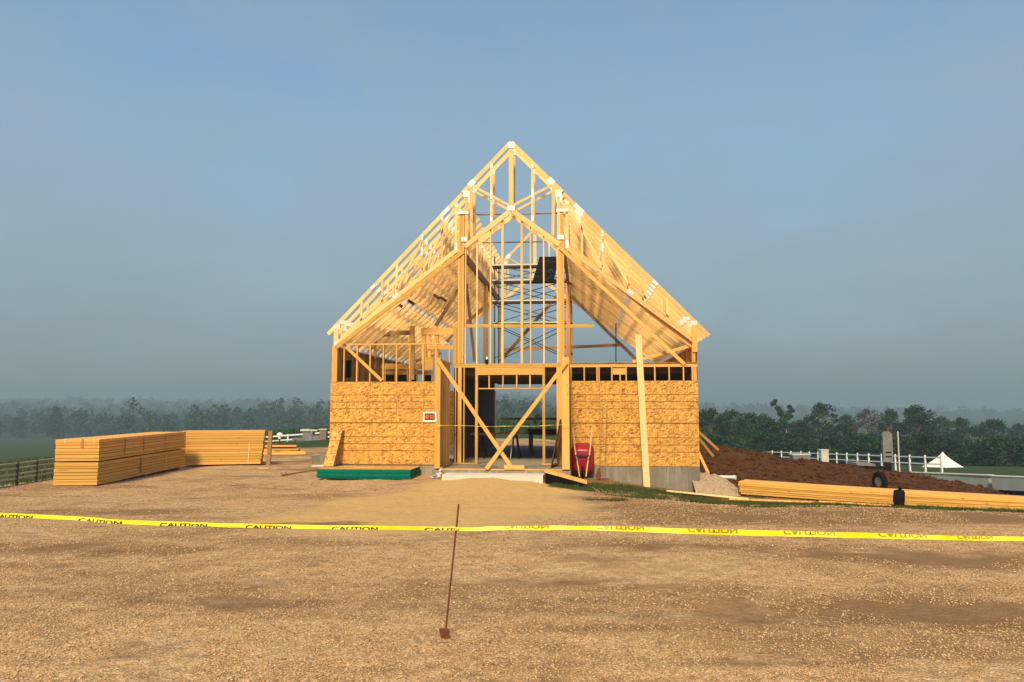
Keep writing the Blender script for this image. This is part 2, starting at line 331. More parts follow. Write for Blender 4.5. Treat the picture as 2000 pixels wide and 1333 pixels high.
# ground: gravel / sand / soil / grass chosen by painted-on zones of real material, broken up by noise
def ground_mat():
    m, t, b = newmat('ground'); g = N(t); p = g.n('TexCoord').outputs['Object']
    at_ = g.n('Attribute'); at_.attribute_name = 'zone'; sep = g.n('SeparateColor'); g.l(at_.outputs['Color'], sep.inputs[0])
    big = g.noise(p, .35, 5, .6); med = g.noise(p, 1.6, 5, .65); fine = g.noise(p, 28, 4, .7)
    vor = g.voro(p, 62, 'F1', 'Color'); vd = g.voro(p, 62); vs = g.n('SeparateColor'); g.l(vor, vs.inputs[0])
    vor2 = g.voro(p, 26, 'F1', 'Color'); vd2 = g.voro(p, 26); vs2 = g.n('SeparateColor'); g.l(vor2, vs2.inputs[0])
    grav = g.ramp(vs.outputs[0], [(0, (.32, .185, .088)), (.5, (.62, .39, .20)), (.85, (.74, .505, .29)), (1, (.84, .64, .43))])
    g2 = g.ramp(vs2.outputs[0], [(0, (.38, .22, .105)), (.6, (.64, .405, .21)), (1, (.77, .555, .345))])
    grav = g.mix(.4, grav, g2)
    grav = g.mix(g.ramp(vd, [(.25, 0), (.7, .55)]), grav, (.20, .125, .06))
    soil = g.ramp(g.math('ADD', g.math('MULTIPLY', fine, .5), g.math('MULTIPLY', g.noise(p, 4.5, 5, .7), .5)), [(.25, (.17, .095, .042)), (.6, (.30, .18, .085)), (.9, (.42, .28, .145))])
    sand = g.ramp(g.math('ADD', g.math('MULTIPLY', fine, .5), g.math('MULTIPLY', g.noise(g.mapping(p, (1, 2.2, 1)), 5.5, 5, .7), .5)), [(.34, (.38, .225, .085)), (.47, (.60, .385, .15)), (.62, (.68, .455, .19)), (.8, (.74, .54, .27))])
    grs = g.ramp(fine, [(.2, (.022, .042, .012)), (.6, (.042, .068, .02)), (.95, (.085, .10, .04))])
    # trodden darker earth shows through the gravel in irregular patches
    pm = g.ramp(g.math('ADD', g.math('MULTIPLY', big, .6), g.math('MULTIPLY', med, .4)), [(.50, 0), (.60, .85)])
    tr_ = g.noise(g.mapping(p, (.16, .55, 1), (3, 1, 0)), 1.0, 5, .6)
    pm = g.math('MAXIMUM', pm, g.ramp(tr_, [(.53, 0), (.61, .85)]))
    col = g.mix(pm, grav, soil)
    m1 = g.noise(p, 6.5, 6, .72); m2 = g.noise(g.mapping(p, (.8, 1.6, 1), (9, 4, 0)), 2.6, 6, .7)
    col = g.mix(1.0, col, g.ramp(m1, [(.22, .62), (.5, 1.08), (.75, 1.34)]), 'MULTIPLY')
    col = g.mix(1.0, col, g.ramp(m2, [(.30, .74), (.5, 1.06), (.72, 1.22)]), 'MULTIPLY')
    def zone(ch, lo=.35, hi=.65):
        v_ = g.math('ADD', ch, g.math('ADD', g.math('MULTIPLY', g.math('SUBTRACT', med, .5), .8), g.math('MULTIPLY', g.math('SUBTRACT', tr_, .5), 1.3))); return g.ramp(v_, [(lo, 0), (hi, 1)])
    col = g.mix(zone(sep.outputs[0], .22, .95), col, sand)
    col = g.mix(zone(sep.outputs[2]), col, soil)
    col = g.mix(zone(sep.outputs[1]), col, grs)
    g.l(col, b.inputs['Base Color']); b.inputs['Roughness'].default_value = .95; b.inputs['Specular IOR Level'].default_value = .15
    h = g.math('ADD', g.math('MULTIPLY', g.math('SUBTRACT', .6, vd), .012), g.math('ADD', g.math('MULTIPLY', med, .07), g.math('ADD', g.math('MULTIPLY', fine, .014), g.math('MULTIPLY', m1, .05))))
    bm_ = g.n('Bump'); bm_.inputs['Strength'].default_value = .9; bm_.inputs['Distance'].default_value = 1.0; g.l(h, bm_.inputs['Height']); g.l(bm_.outputs[0], b.inputs['Normal'])
    return m
GROUND = ground_mat()
def dirt_mat():
    m, t, b = newmat('red_brown_soil'); g = N(t); p = g.n('TexCoord').outputs['Object']
    n1 = g.noise(p, 5, 6, .7); n2 = g.noise(p, .7, 4, .6); n3 = g.noise(p, 22, 4, .7)
    c = g.ramp(n1, [(.25, (.042, .016, .006)), (.55, (.115, .046, .018)), (.85, (.20, .09, .038))])
    c = g.mix(g.ramp(n2, [(.58, 0), (.72, .6)]), c, (.10, .085, .03))
    g.l(c, b.inputs['Base Color']); b.inputs['Roughness'].default_value = .95; b.inputs['Specular IOR Level'].default_value = .1
    g.bump(g.math('ADD', n1, g.math('MULTIPLY', n3, .4)), 1.0, .12, b); return m
DIRT = dirt_mat()
HILLM = simple('wooded_hillside', (.030, .050, .022), .95, 0, .05, .45, 0, spec=.05)

# ------------------------------------------------------------------ terrain
def fbm(x, y, s, o=4): return noise.fractal(Vector((x / s, y / s, 3.7)), 1.0, 2.0, o)
def ground(x, y, detail=True):
    z = -.35 * S(6.5, 19, y)
    z -= .40 * S(1.5, 6, x) * S(13, 20.5, y) + .20 * S(6.5, 12, x) * S(11, 17, y)
    z -= .028 * min(max(0, y - 45), 285)
    z -= (2.0 * S(20.5, 31, y) + .015 * max(0, min(y, 100) - 38)) * S(8, 17, x)
    z -= .07 * min(max(0, -x - 12.5), 60) * S(12, 20, y)
    z += .17 * math.exp(-((x + .7) / 1.6) ** 2 - ((y - 18.8) / 2.4) ** 2)
    if y > 500:
        r = 1 + 22 * fbm(x + 700, 0, 520, 3) + 5 * S(200, 700, -x) - 16 * S(450, 1100, x)
        z += (r + 12) * S(620, 1650, y)
    if detail:
        if 10 < y < 21 and abs(x + 1.2) < 4.2: z += .035 * fbm(x * 1.0, y * .7, .55, 4) * S(10, 12, y) * (1 - S(2.6, 4.2, abs(x + 1.2)))
        if y < 60: z += .030 * fbm(x, y, 2.2) + .05 * fbm(x + 40, y, 7.0, 2) * S(4, 9, y)
        else: z += .25 * fbm(x, y, 25) * S(60, 120, y) + 3 * fbm(x, y, 140) * S(250, 600, y)
    return z
def gp(px, py):
    """where the line of sight through a photo pixel meets the ground"""
    d = ray(px, py); lo = 1.5
    Y = 2.0
    while Y < 400:
        p = d * (Y / d.y); 
        if p.z + HCAM < ground(p.x, p.y): break
        Y *= 1.01
    return Vector((p.x, p.y, ground(p.x, p.y)))
def axis(lo, hi, f0, f1, step, gr):
    a = list(np.arange(f0, f1 + 1e-6, step)); s_ = step
    while a[-1] < hi: s_ *= gr; a.append(min(hi, a[-1] + s_))
    s_ = step; b = []; c = f0
    while c > lo: s_ *= gr; c = max(lo, c - s_); b.append(c)
    return b[::-1] + a
XS = axis(-2400, 2400, -15, 16, .25, 1.11); YS = axis(-400, 2400, 2.5, 34, .25, 1.09)
def blob(x, y, cx, cy, rx, ry): return max(0.0, 1 - (((x - cx) / rx) ** 2 + ((y - cy) / ry) ** 2))
GR_PATCH = [(2.3, 18.6, 1.5, .9), (3.4, 19.6, 2.2, .8), (5.3, 17.2, 1.3, .5), (7.2, 17.3, 2.2, .7), (9.0, 15.9, 2.0, .6), (11.4, 14.8, 2.8, .8), (5.5, 14.6, 1.2, .3), (4.6, 18.4, 1.8, .6), (6.4, 18.4, 1.5, .5), (3.0, 17.3, .9, .4), (4.3, 16.9, .6, .25), (2.0, 16.2, .5, .3), (8.4, 14.2, 1.0, .3), (12.5, 13.4, 2.0, .35)]
SOIL_PATCH = [(-5.4, 9.2, 2.4, .7), (1.8, 9.0, 2.2, .55), (3.6, 6.2, 1.7, .7), (4.4, 8.6, 2.6, .9), (-.2, 7.2, 1.4, .4), (-2.4, 6.5, 1.2, .35), (-3.6, 11.4, 2.0, .7), (-1.6, 5.2, .8, .3), (1.6, 5.0, 1.0, .25), (-7.5, 13.5, 2.5, 1.0)]
def zones(x, y):
    sand = min(1, 1.7 * max(blob(x, y, -.3, 18.4, 2.5, 3.0), blob(x, y, -1.2, 15.0, 3.3, 3.4), blob(x, y, -2.0, 12.4, 2.7, 2.7) * .85, blob(x, y, 1.3, 7.9, 1.6, .8) * .30))
    grass = 0.0
    if y < 34:
        for c in GR_PATCH: grass = max(grass, min(1, 1.6 * blob(x, y, *c)))
        grass = max(grass, S(-12.6, -14.5, x) if y > 21 else 0, .75 * S(6.2, 7.2, x) * S(21.5, 23, y))
    yard = S(-14, -11, x) * (1 - S(7, 10, x)) * (1 - S(52, 60, y))
    if y >= 33: grass = max(grass, 1 - yard) if y < 40 else 1 - yard
    # verge in front of the field, left of the house
    if x < -7 and y > 34: grass = max(grass, S(36, 40, y))
    pat = max(blob(x, y, *c) for c in SOIL_PATCH)
    soil = .72 * S(.8, 2.4, x) * S(9.5, 12.5, y) * (1 - S(24, 30, y))
    soil = max(soil, min(.56, 1.0 * pat))
    if y > 24 and x > -13: soil = max(soil, .45 * (1 - S(45, 50, y)))
    return sand, min(1, grass), soil
vs = []; zn = []
for y in YS:
    for x in XS: vs.append((x, y, ground(x, y)))
nx = len(XS); fc = []
for j in range(len(YS) - 1):
    for i in range(nx - 1): k = j * nx + i; fc.append((k, k + 1, k + nx + 1, k + nx))
gme = bpy.data.meshes.new('ground'); gme.from_pydata(vs, [], fc); gme.materials.append(GROUND); gme.materials.append(HILLM)
ca = gme.color_attributes.new('zone', 'FLOAT_COLOR', 'POINT')
zc = np.zeros((len(vs), 4), dtype=np.float32); zc[:, 3] = 1
for i, (x, y, z) in enumerate(vs): zc[i, :3] = zones(x, y)
ca.data.foreach_set('color', zc.ravel())
gme.polygons.foreach_set('use_smooth', [True] * len(fc))
gme.polygons.foreach_set('material_index', [1 if vs[f_[0]][1] > 330 else 0 for f_ in fc]); gme.update()
gro = ob('ground', gme); gro['kind'] = 'structure'

# haze: one closed box of smoky air round everything
hz = MB(); hz.box(-2450, 2450, -450, 2450, -40, 46)
m = bpy.data.materials.new('smoky_air'); m.use_nodes = True; t = m.node_tree; t.nodes.clear()
o_ = t.nodes.new('ShaderNodeOutputMaterial'); pv = t.nodes.new('ShaderNodeVolumePrincipled')
pv.inputs['Color'].default_value = (.42, .575, .70, 1); pv.inputs['Density'].default_value = HAZE_DENSITY; pv.inputs['Anisotropy'].default_value = .1
t.links.new(pv.outputs[0], o_.inputs['Volume'])
hzo = hz.build('haze', m); hzo['kind'] = 'stuff'
hzo['label'] = 'pale smoky haze over the whole valley'; hzo['category'] = 'haze'

# dirt mound right of the house
CREST = [(5.9, .34), (7.1, .26), (9.3, -.03), (10.8, -.32), (12.4, -.55), (15, -.86), (17, -1.2), (18.6, -1.7), (22, -2.4)]
def crest(x):
    for (x0, z0), (x1, z1) in zip(CREST, CREST[1:]):
        if x <= x1: return z0 + (z1 - z0) * max(0, (x - x0) / (x1 - x0))
    return CREST[-1][1]
def mound(x, y):
    g0 = ground(x, y, False); c = crest(x)
    f_ = S(22.0, 28.0, y) * (1 - S(28.5, 37, y)) * S(4.6, 6.3, x + (y - 22) * .06)
    h = g0 - .12 + max(0, c - g0 + .12) * f_
    return h + .14 * fbm(x, y, 1.1, 5) * min(1, f_ * 3) + .05 * fbm(x, y, .35, 3) * min(1, f_ * 3)
vs = []; mx_ = np.arange(4.8, 23, .14); my_ = np.arange(21.6, 38, .16)
for y in my_:
    for x in mx_: vs.append((x, y, mound(x, y)))
n_ = len(mx_); fc = [(j * n_ + i, j * n_ + i + 1, (j + 1) * n_ + i + 1, (j + 1) * n_ + i) for j in range(len(my_) - 1) for i in range(n_ - 1)]
dme = bpy.data.meshes.new('dirt_mound'); dme.from_pydata(vs, [], fc); dme.materials.append(DIRT); dme.polygons.foreach_set('use_smooth', [True] * len(fc)); dme.update()
dmo = ob('dirt_mound', dme); dmo['kind'] = 'structure'

# ------------------------------------------------------------------ the house under construction
house = empty('timber_frame_house', ORG, -TH)
tag(house, 'half-built gabled timber frame house with strand board walls and open roof trusses', 'house')
T = .038
def bd(name, a, b, w, n=(0, 1, 0), mat=PINE, t=T, parent=house):
    m_ = MB(); m_.board(a, b, w, t, n); return m_.build(name, mat, parent)
def stud(u, z0, z1, v=0.07, w=.038, d=.14, mat=PINE, name='wall_stud'):
    m_ = MB(); m_.board((u, v, z0), (u, v, z1), w, d, (0, 1, 0)); return m_.build(name, mat, house)
def plate(u0, u1, z, v=.07, h=.038, d=.14, mat=PINE, name='top_plate'):
    m_ = MB(); m_.board((u0, v, z), (u1, v, z), h, d, (0, 1, 0)); return m_.build(name, mat, house)

# foundation and slab
fm = MB(); fm.box(0.012, HW - .012, .012, HD, -1.3, -.005); fm.build('foundation', CONC, house)
fm = MB(); fm.box(3.50, 7.20, -1.88, .008, -1.2, -.012); fm.build('porch_slab', CONC, house)
for u0, u1 in ((7.22, 8.55), (8.57, 9.85), (9.87, 10.47), (10.49, HW)):     # cast panels of the stem wall
    fm = MB(); fm.box(u0, u1, -.006 - .004 * random.random(), .010, -1.2, -.004 - .004 * random.random()); fm.build('foundation_panel', CONC, house)
# strand board sheets on the front: two rows of 4 ft
def osb(u0, u1, z0, z1, v=-.012, uv0=(0, 0), mat=OSB, t=.012):
    m_ = MB(); m_.sheet((u0 + .0015, v + t, z0 + .0015), (u1 - u0 - .003, 0, 0), (0, 0, z1 - z0 - .003), (0, -1, 0), t, uv0=uv0); return m_.build('sheathing_panel', mat, house)
for k, (z0, z1) in enumerate(((-.02, 1.214), (1.214, 2.433))):
    for u0, u1 in ((0, 1.22), (1.22, 3.52)): osb(u0, u1, z0, z1, uv0=(0, 0))
    for u0, u1 in ((7.20, 8.03), (8.03, 10.12), (10.12, HW)): osb(u0, u1, z0, z1, uv0=(0, 0))
ZP = 2.95
# right wing, open strip of studs above the sheets
for px in (1115, 1141, 1166, 1170, 1195, 1223, 1250, 1279, 1307, 1335): stud(F(px, 730)[0], .04, 2.83)
plate(7.12, HW, 2.85); plate(7.12, HW, 2.892, name='top_plate')
b_ = F(1197, 718)[0]; e_ = F(1222, 735)[0]
bd('header', (b_, .06, 2.735), (e_, .06, 2.735), .24); stud(F(1211, 735)[0], .04, 2.61, .05)
bd('rim_board', (7.1, .75, 2.72), (HW - .15, .75, 2.72), .07, mat=PINE_OLD)
for u0, u1 in ((7.2, 9.0), (9.0, HW - .01)):
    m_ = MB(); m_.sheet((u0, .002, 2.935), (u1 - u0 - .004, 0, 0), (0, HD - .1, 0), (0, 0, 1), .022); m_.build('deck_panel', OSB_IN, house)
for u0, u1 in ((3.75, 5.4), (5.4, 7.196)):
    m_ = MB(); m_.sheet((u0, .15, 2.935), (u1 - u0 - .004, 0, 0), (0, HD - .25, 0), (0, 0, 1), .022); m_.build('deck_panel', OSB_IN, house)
for k in range(9):
    v_ = .9 + k * 1.22; bd('floor_joist', (3.80, v_, 2.79), (HW - .06, v_, 2.79), .24, mat=PINE_OLD)
# corner posts
for u in (.02, .06, .10, .14): stud(u + .02, .04, 3.52, name='corner_stud')
for u in (HW - .15, HW - .10, HW - .05): stud(u, .04, 2.83, name='corner_stud')
for u in (HW - .13, HW - .08): stud(u, 2.965, 3.42, name='corner_stud')
bd('fascia_block', (HW - .07, -.02, 3.25), (HW - .07, -.02, 4.0), .14)
# left wing: upper stud wall
for px in (671, 696.5, 722, 748, 774, 800, 826): stud(F(px, 710)[0], 2.433, 3.535, d=.09)
u1_ = F(853, 670)[0]
plate(.17, u1_, 3.555, d=.09); plate(u1_, F(877, 671)[0], 3.553, h=.02, d=.09)
stud(F(851, 690)[0], 2.43, 3.535, d=.09); stud(F(877, 690)[0], 2.95, 3.543, w=.022, d=.06)
bd('brace', FP(676, 678, -.02), FP(746, 744, -.02), .09)
# door wall under the gable
plate(3.74, 6.97, 2.92, name='top_plate', h=.06); plate(3.74, 6.97, 2.862, name='top_plate', h=.05)
hu0, hu1 = F(932, 720)[0], F(1062, 720)[0]
bd('header', (hu0, .055, 2.725), (hu1, .055, 2.725), .215, t=.10)
for px in (955, 982, 1009, 1035): stud(F(px, 745)[0], 2.235, 2.615, d=.09)
plate(F(934, 759)[0], F(1059, 759)[0], 2.215, d=.09, h=.035, name='window_sill')
for px in (930.5, 1062): stud(F(px, 800)[0], .04, 2.835, w=.075, d=.14, name='jack_stud')
for px, w in ((897.5, .11), (906, .03), (889.5, .03)): stud(F(px, 800)[0], .04, 2.835, w=w)
stud(F(1093, 800)[0], .04, 2.835, w=.17)
plate(3.74, F(934, 902)[0], .022, name='bottom_plate'); plate(F(1058, 905)[0], 6.98, .022, name='bottom_plate')
bd('rim_board', (3.8, .75, 2.72), (6.9, .75, 2.72), .07, mat=PINE_OLD)
# porch side walls
PV = -1.86
for side, u in ((0, 3.63), (1, 7.085)):
    m_ = MB(); m_.board((u, PV + .075, .03), (u, PV + .075, 3.0), .15 if side == 0 else .19, .15, (0, 1, 0)); m_.build('porch_post', PINE, house)
    for k in range(4):
        v_ = PV + .34 + .38 * k
        m_ = MB(); m_.board((u, v_, .045), (u, v_, 2.93), .135, .038, (0, 1, 0)); m_.build('wall_stud', PINE, house)
    for z_, nm in ((.022, 'bottom_plate'), (2.955, 'top_plate')):
        m_ = MB(); m_.board((u, PV + .153, z_), (u, -.02, z_), .045, .14, (1, 0, 0)); m_.build(nm, PINE, house)
    m_ = MB(); o_u = u - .082 if side == 0 else u + .073
    m_.sheet((o_u, PV + .155, .0), (0, 1.68, 0), (0, 0, 2.93), (1 if side == 0 else 1, 0, 0), .011); m_.build('sheathing_panel', OSB, house)
plate(3.72, 6.98, .01, v=PV + .05, h=.036, d=.09, name='bottom_plate')
# X brace across the porch
bd('brace', FP(856, 704, PV - .03), FP(1001, 916, PV - .03), .10)
bd('brace', FP(1107, 706, PV - .07), FP(950, 916, PV - .07), .10)
bd('block', (F(985, 915, PV)[0], PV - .02, .075), (F(1024, 915, PV)[0], PV - .02, .075), .11)
# hall walls, back wall, side walls (seen from inside)
m_ = MB(); m_.sheet((3.74, .16, 0), (0, HD - .9, 0), (0, 0, 2.93), (-1, 0, 0), .012); m_.build('partition_panel', DARKWOOD_SHADE, house)  # strand board wall in shade: the shade is put into its dark colour
m_ = MB(); m_.sheet((7.12, .16, 0), (0, HD - .9, 0), (0, 0, 2.93), (1, 0, 0), .012); m_.build('partition_panel', DARKWOOD_SHADE, house)
for k in range(9):
    v_ = 1.2 + 1.15 * k
    for u in (HW - .075, ): 
        m_ = MB(); m_.board((u, v_, .04), (u, v_, 3.4), .14, .038, (0, 1, 0)); m_.build('wall_stud', PINE, house)
for k in range(18):
    v_ = .5 + .6 * k; m_ = MB(); m_.board((.085, v_, .04), (.085, v_, 3.45), .14, .038, (0, 1, 0)); m_.build('wall_stud', PINE, house)
for k in range(4):
    v0 = .012 + k * (HD - .02) / 4; v1 = .012 + (k + 1) * (HD - .02) / 4 - .004
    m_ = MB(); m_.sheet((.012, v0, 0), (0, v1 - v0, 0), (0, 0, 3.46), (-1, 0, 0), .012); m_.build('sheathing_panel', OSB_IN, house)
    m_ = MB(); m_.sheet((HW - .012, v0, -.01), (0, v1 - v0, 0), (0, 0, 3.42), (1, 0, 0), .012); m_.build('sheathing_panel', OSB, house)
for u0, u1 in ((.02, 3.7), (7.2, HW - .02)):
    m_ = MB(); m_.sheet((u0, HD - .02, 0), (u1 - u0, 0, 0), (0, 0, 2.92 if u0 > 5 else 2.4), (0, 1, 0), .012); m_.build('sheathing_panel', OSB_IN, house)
for u in (.085, HW - .075):
    m_ = MB(); m_.board((u, .16, 3.475 if u < 1 else 3.425), (u, HD - .03, 3.475 if u < 1 else 3.425), .045, .14, (1, 0, 0)); m_.build('top_plate', PINE, house)
# left wing interior: partition with header, black sheets for the dark of window openings and a stair frame
PVI = 3.4
bd('header', FP(745, 716, PVI), FP(846, 716, PVI), .19)
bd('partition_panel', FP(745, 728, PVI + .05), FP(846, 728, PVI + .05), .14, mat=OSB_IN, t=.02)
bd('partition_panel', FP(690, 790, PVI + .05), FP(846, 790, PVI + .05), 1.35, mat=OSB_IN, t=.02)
for px in (752, 772, 775, 796, 803, 814, 828, 844): bd('wall_stud', FP(px, 722, PVI), FP(px, 760, PVI), .05, mat=PINE)
for px0, px1 in ((754, 771), (777, 795), (804, 813), (829, 843)): bd('opening_shade', FP(px0, 740, PVI + .08), FP(px1, 740, PVI + .08), .26, mat=SKIRT_SHADE, t=.01)  # black sheets stand for the unlit room behind the openings
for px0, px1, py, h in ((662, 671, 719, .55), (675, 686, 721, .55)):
    bd('opening_dark_sheet', FP(px0, py, .9), FP(px1, py, .9), h, mat=SKIRT_SHADE, t=.01)  # darkness of the side wall window holes, put in as black sheets
bd('post', FP(805, 637, 2.2), FP(805, 742, 2.2), .14, t=.14)
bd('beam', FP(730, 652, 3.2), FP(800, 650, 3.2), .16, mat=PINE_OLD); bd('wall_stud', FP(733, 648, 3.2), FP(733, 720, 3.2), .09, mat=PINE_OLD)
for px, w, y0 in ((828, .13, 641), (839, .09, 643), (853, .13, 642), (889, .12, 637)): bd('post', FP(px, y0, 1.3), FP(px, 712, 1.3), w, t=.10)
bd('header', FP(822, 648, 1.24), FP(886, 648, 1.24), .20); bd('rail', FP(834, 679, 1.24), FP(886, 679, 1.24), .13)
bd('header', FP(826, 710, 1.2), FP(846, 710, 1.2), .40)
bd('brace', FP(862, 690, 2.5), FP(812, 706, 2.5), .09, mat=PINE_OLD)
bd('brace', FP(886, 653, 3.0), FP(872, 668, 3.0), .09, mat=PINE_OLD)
# tower posts, ledger beams carrying the truss ends
for px0, px1, py in ((894.5, 906, 414), (1089, 1102, 411)):
    u0, u1 = F(px0, 560)[0], F(px1, 560)[0]; zt = F(px0, py)[1]
    nply = 4; wd = (u1 - u0) / nply
    for k in range(nply):
        m_ = MB(); uu = u0 + wd * (k + .5); m_.board((uu, .07 + random.uniform(-.006, .006), 2.96), (uu, .07, zt - random.random() * .05), wd - .003, .14, (0, 1, 0)); m_.build('tower_post', PINE, house)
UL, UR = 4.02, 6.98
for u in (UL - .05, UR + .05):
    m_ = MB(); m_.board((u, .2, 6.28), (u, HD, 6.28), .24, .09, (1, 0, 0)); m_.build('ledger_beam', PINE_OLD, house)
    for v_ in (5.4, HD - .25):
        m_ = MB(); m_.board((u, v_, 2.96), (u, v_, 6.16), .15, .14, (0, 1, 0)); m_.build('tower_post', PINE, house)
# roof trusses of the two wings (laid out once, mirrored for the right wing, repeated backwards every 2 ft)
MID = 5.45
def roofz(u): return 9.75 - 1.034 * abs(u - MID)
def wing(side, overhang):
    mir = (lambda p: Vector((2 * MID - p.x if side else p.x, p.y, p.z)))
    top_in, tip = 4.02, -overhang
    ch = MB()
    dz = .105
    a = Vector((tip, 0, roofz(tip) - dz)); b = Vector((top_in, 0, roofz(top_in) - dz))
    ch.board(mir(a), mir(b), .115, T)
    c0 = FP(657, 671); c1 = FP(894, 486)
    ch.board(mir(c0), mir(c1), .12, T)
    me = ch.mesh('roof_truss', PINE_ROOF); webs = []; plates = []
    def zb(u): return c0.z + (c1.z - c0.z) * (u - c0.x) / (c1.x - c0.x)
    def web(p, q, w=.07):
        k = MB(); k.board(mir(p), mir(q), w, T - .004); webs.append(k.mesh('web', PINE_ROOF))
    def gpl(p, w, h, ang=0.0, s=None):
        k = MB(); p = mir(p); d = Vector((math.cos(ang), 0, math.sin(ang)));
        if side: d.x *= -1
        yo = Vector((0, -T / 2 - .002 - .004 * (len(plates) % 4), 0)); w *= .86; h *= .86; k.board(p - d * (w / 2) + yo, p + d * (w / 2) + yo, h, .003); plates.append(k.mesh('connector_plate', STEEL))
    V3 = lambda u, z: Vector((u, 0, z))
    heel = .12
    web(V3(heel, zb(heel) - .02), V3(heel, roofz(heel) - .16), .14)
    vert = [F(px, 560)[0] for px in (706, 746, 774, 823, 862)]; vert[0:0] = [F(667, 650)[0]]
    for k, u in enumerate(vert): web(V3(u, zb(u) + .04), V3(u, roofz(u) - .17), .07)
    uin = F(890.5, 450)[0]; web(V3(uin, zb(uin) + .03), V3(uin, roofz(uin) - .16), .085)
    for (u0, t0), (u1, t1) in (((vert[0] + .05, 0), (vert[3] - .1, .25)), ((vert[3], .15), (vert[4] - .02, .9)), ((vert[4] + .02, .1), (uin - .06, .93))):
        web(V3(u0, zb(u0) + .08 + t0 * (roofz(u0) - .2 - zb(u0))), V3(u1, zb(u1) + .04 + t1 * (roofz(u1) - .22 - zb(u1))))
    ts = math.atan(1.034); bs = math.atan2(c1.z - c0.z, c1.x - c0.x)
    gpl(V3(heel + .02, roofz(heel) - .14), .22, .15, 0); gpl(V3(heel, zb(heel)), .14, .22, 0)
    gpl(V3(vert[0] + .06, roofz(vert[0]) - .2), .24, .13, 0)
    for u in (vert[4], vert[5]): gpl(V3(u, roofz(u) - .16), .075, .22, 0)
    gpl(V3(vert[4], (zb(vert[4]) + roofz(vert[4])) / 2 + .1), .075, .3, 0)
    gpl(V3(vert[3] - .02, zb(vert[3]) + .03), .24, .13, bs)
    gpl(V3(vert[2] - .3, roofz(vert[2] - .3) - .1), .22, .12, ts)
    gpl(V3(uin, zb(uin) + .12), .10, .26, 0); gpl(V3(uin - .35, roofz(uin - .35) - .1), .42, .14, ts)
    gpl(V3(uin, roofz(uin) - .28), .12, .12, 0)
    return me, webs, plates
NT = 18
for side, oh in ((0, .13), (1, .28)):
    me, webs, plates = wing(side, oh)
    for k in range(NT):
        v_ = .05 + k * (HD - .1) / (NT - 1) + (random.uniform(-.02, .02) if k else 0)
        tr = ob('roof_truss', me, house, (random.uniform(-.012, .012) if k else 0, v_, random.uniform(-.012, .012) if k else 0))
        for w_ in webs: ob('web', w_, tr)
        for p_ in plates: ob('connector_plate', p_, tr)
# lookout blocks hanging under the left ceiling, and the rake boards under the end trusses
for a, b in (((656, 679), (906, 491)),): bd('rake_beam', FP(*a, -.02), FP(*b, -.02), .12)
bd('brace', FP(1094, 484, -.025), FP(1337, 712, -.025), .10)
bd('brace', FP(1361, 672, .2), FP(1236, 707, .2), .09)
bd('fly_rafter', FP(1108, 478, .16), FP(1352, 676, .16), .13, mat=PINE)
for px, py in ((780, 596), (803, 591), (853, 580), (866, 585)): bd('lookout_block', FP(px - 6, py - 4, .9), FP(px + 6, py + 4, .9), .09, mat=DARKWOOD_SHADE)
# ceiling strapping and long braces inside
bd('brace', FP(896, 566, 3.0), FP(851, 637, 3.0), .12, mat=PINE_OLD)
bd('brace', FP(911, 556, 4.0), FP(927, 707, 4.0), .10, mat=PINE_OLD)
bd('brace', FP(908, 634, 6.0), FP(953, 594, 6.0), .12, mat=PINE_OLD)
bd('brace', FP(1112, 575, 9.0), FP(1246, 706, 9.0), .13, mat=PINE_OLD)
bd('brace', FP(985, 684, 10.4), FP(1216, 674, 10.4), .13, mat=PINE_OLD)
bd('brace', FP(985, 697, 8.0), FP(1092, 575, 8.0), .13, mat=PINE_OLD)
bd('tie_board', FP(888, 637, .17), FP(1159, 637, .17), .10)
bd('rail', (3.9, HD + .03, 1.17), (7.1, HD + .03, 1.17), .10, mat=PINE_PALE)
m_ = MB(); m_.tube([FP(1203, 632, 5.5), FP(1203, 708, 5.5)], .02, 8); m_.build('jack_post', DARKMETAL, house)
for py in (420, 475): 
    m_ = MB(); m_.tube([FP(915, py, 1.2), FP(1093, py - 3, 1.2)], .022, 6); m_.build('tie_rod', PINE_OLD, house)
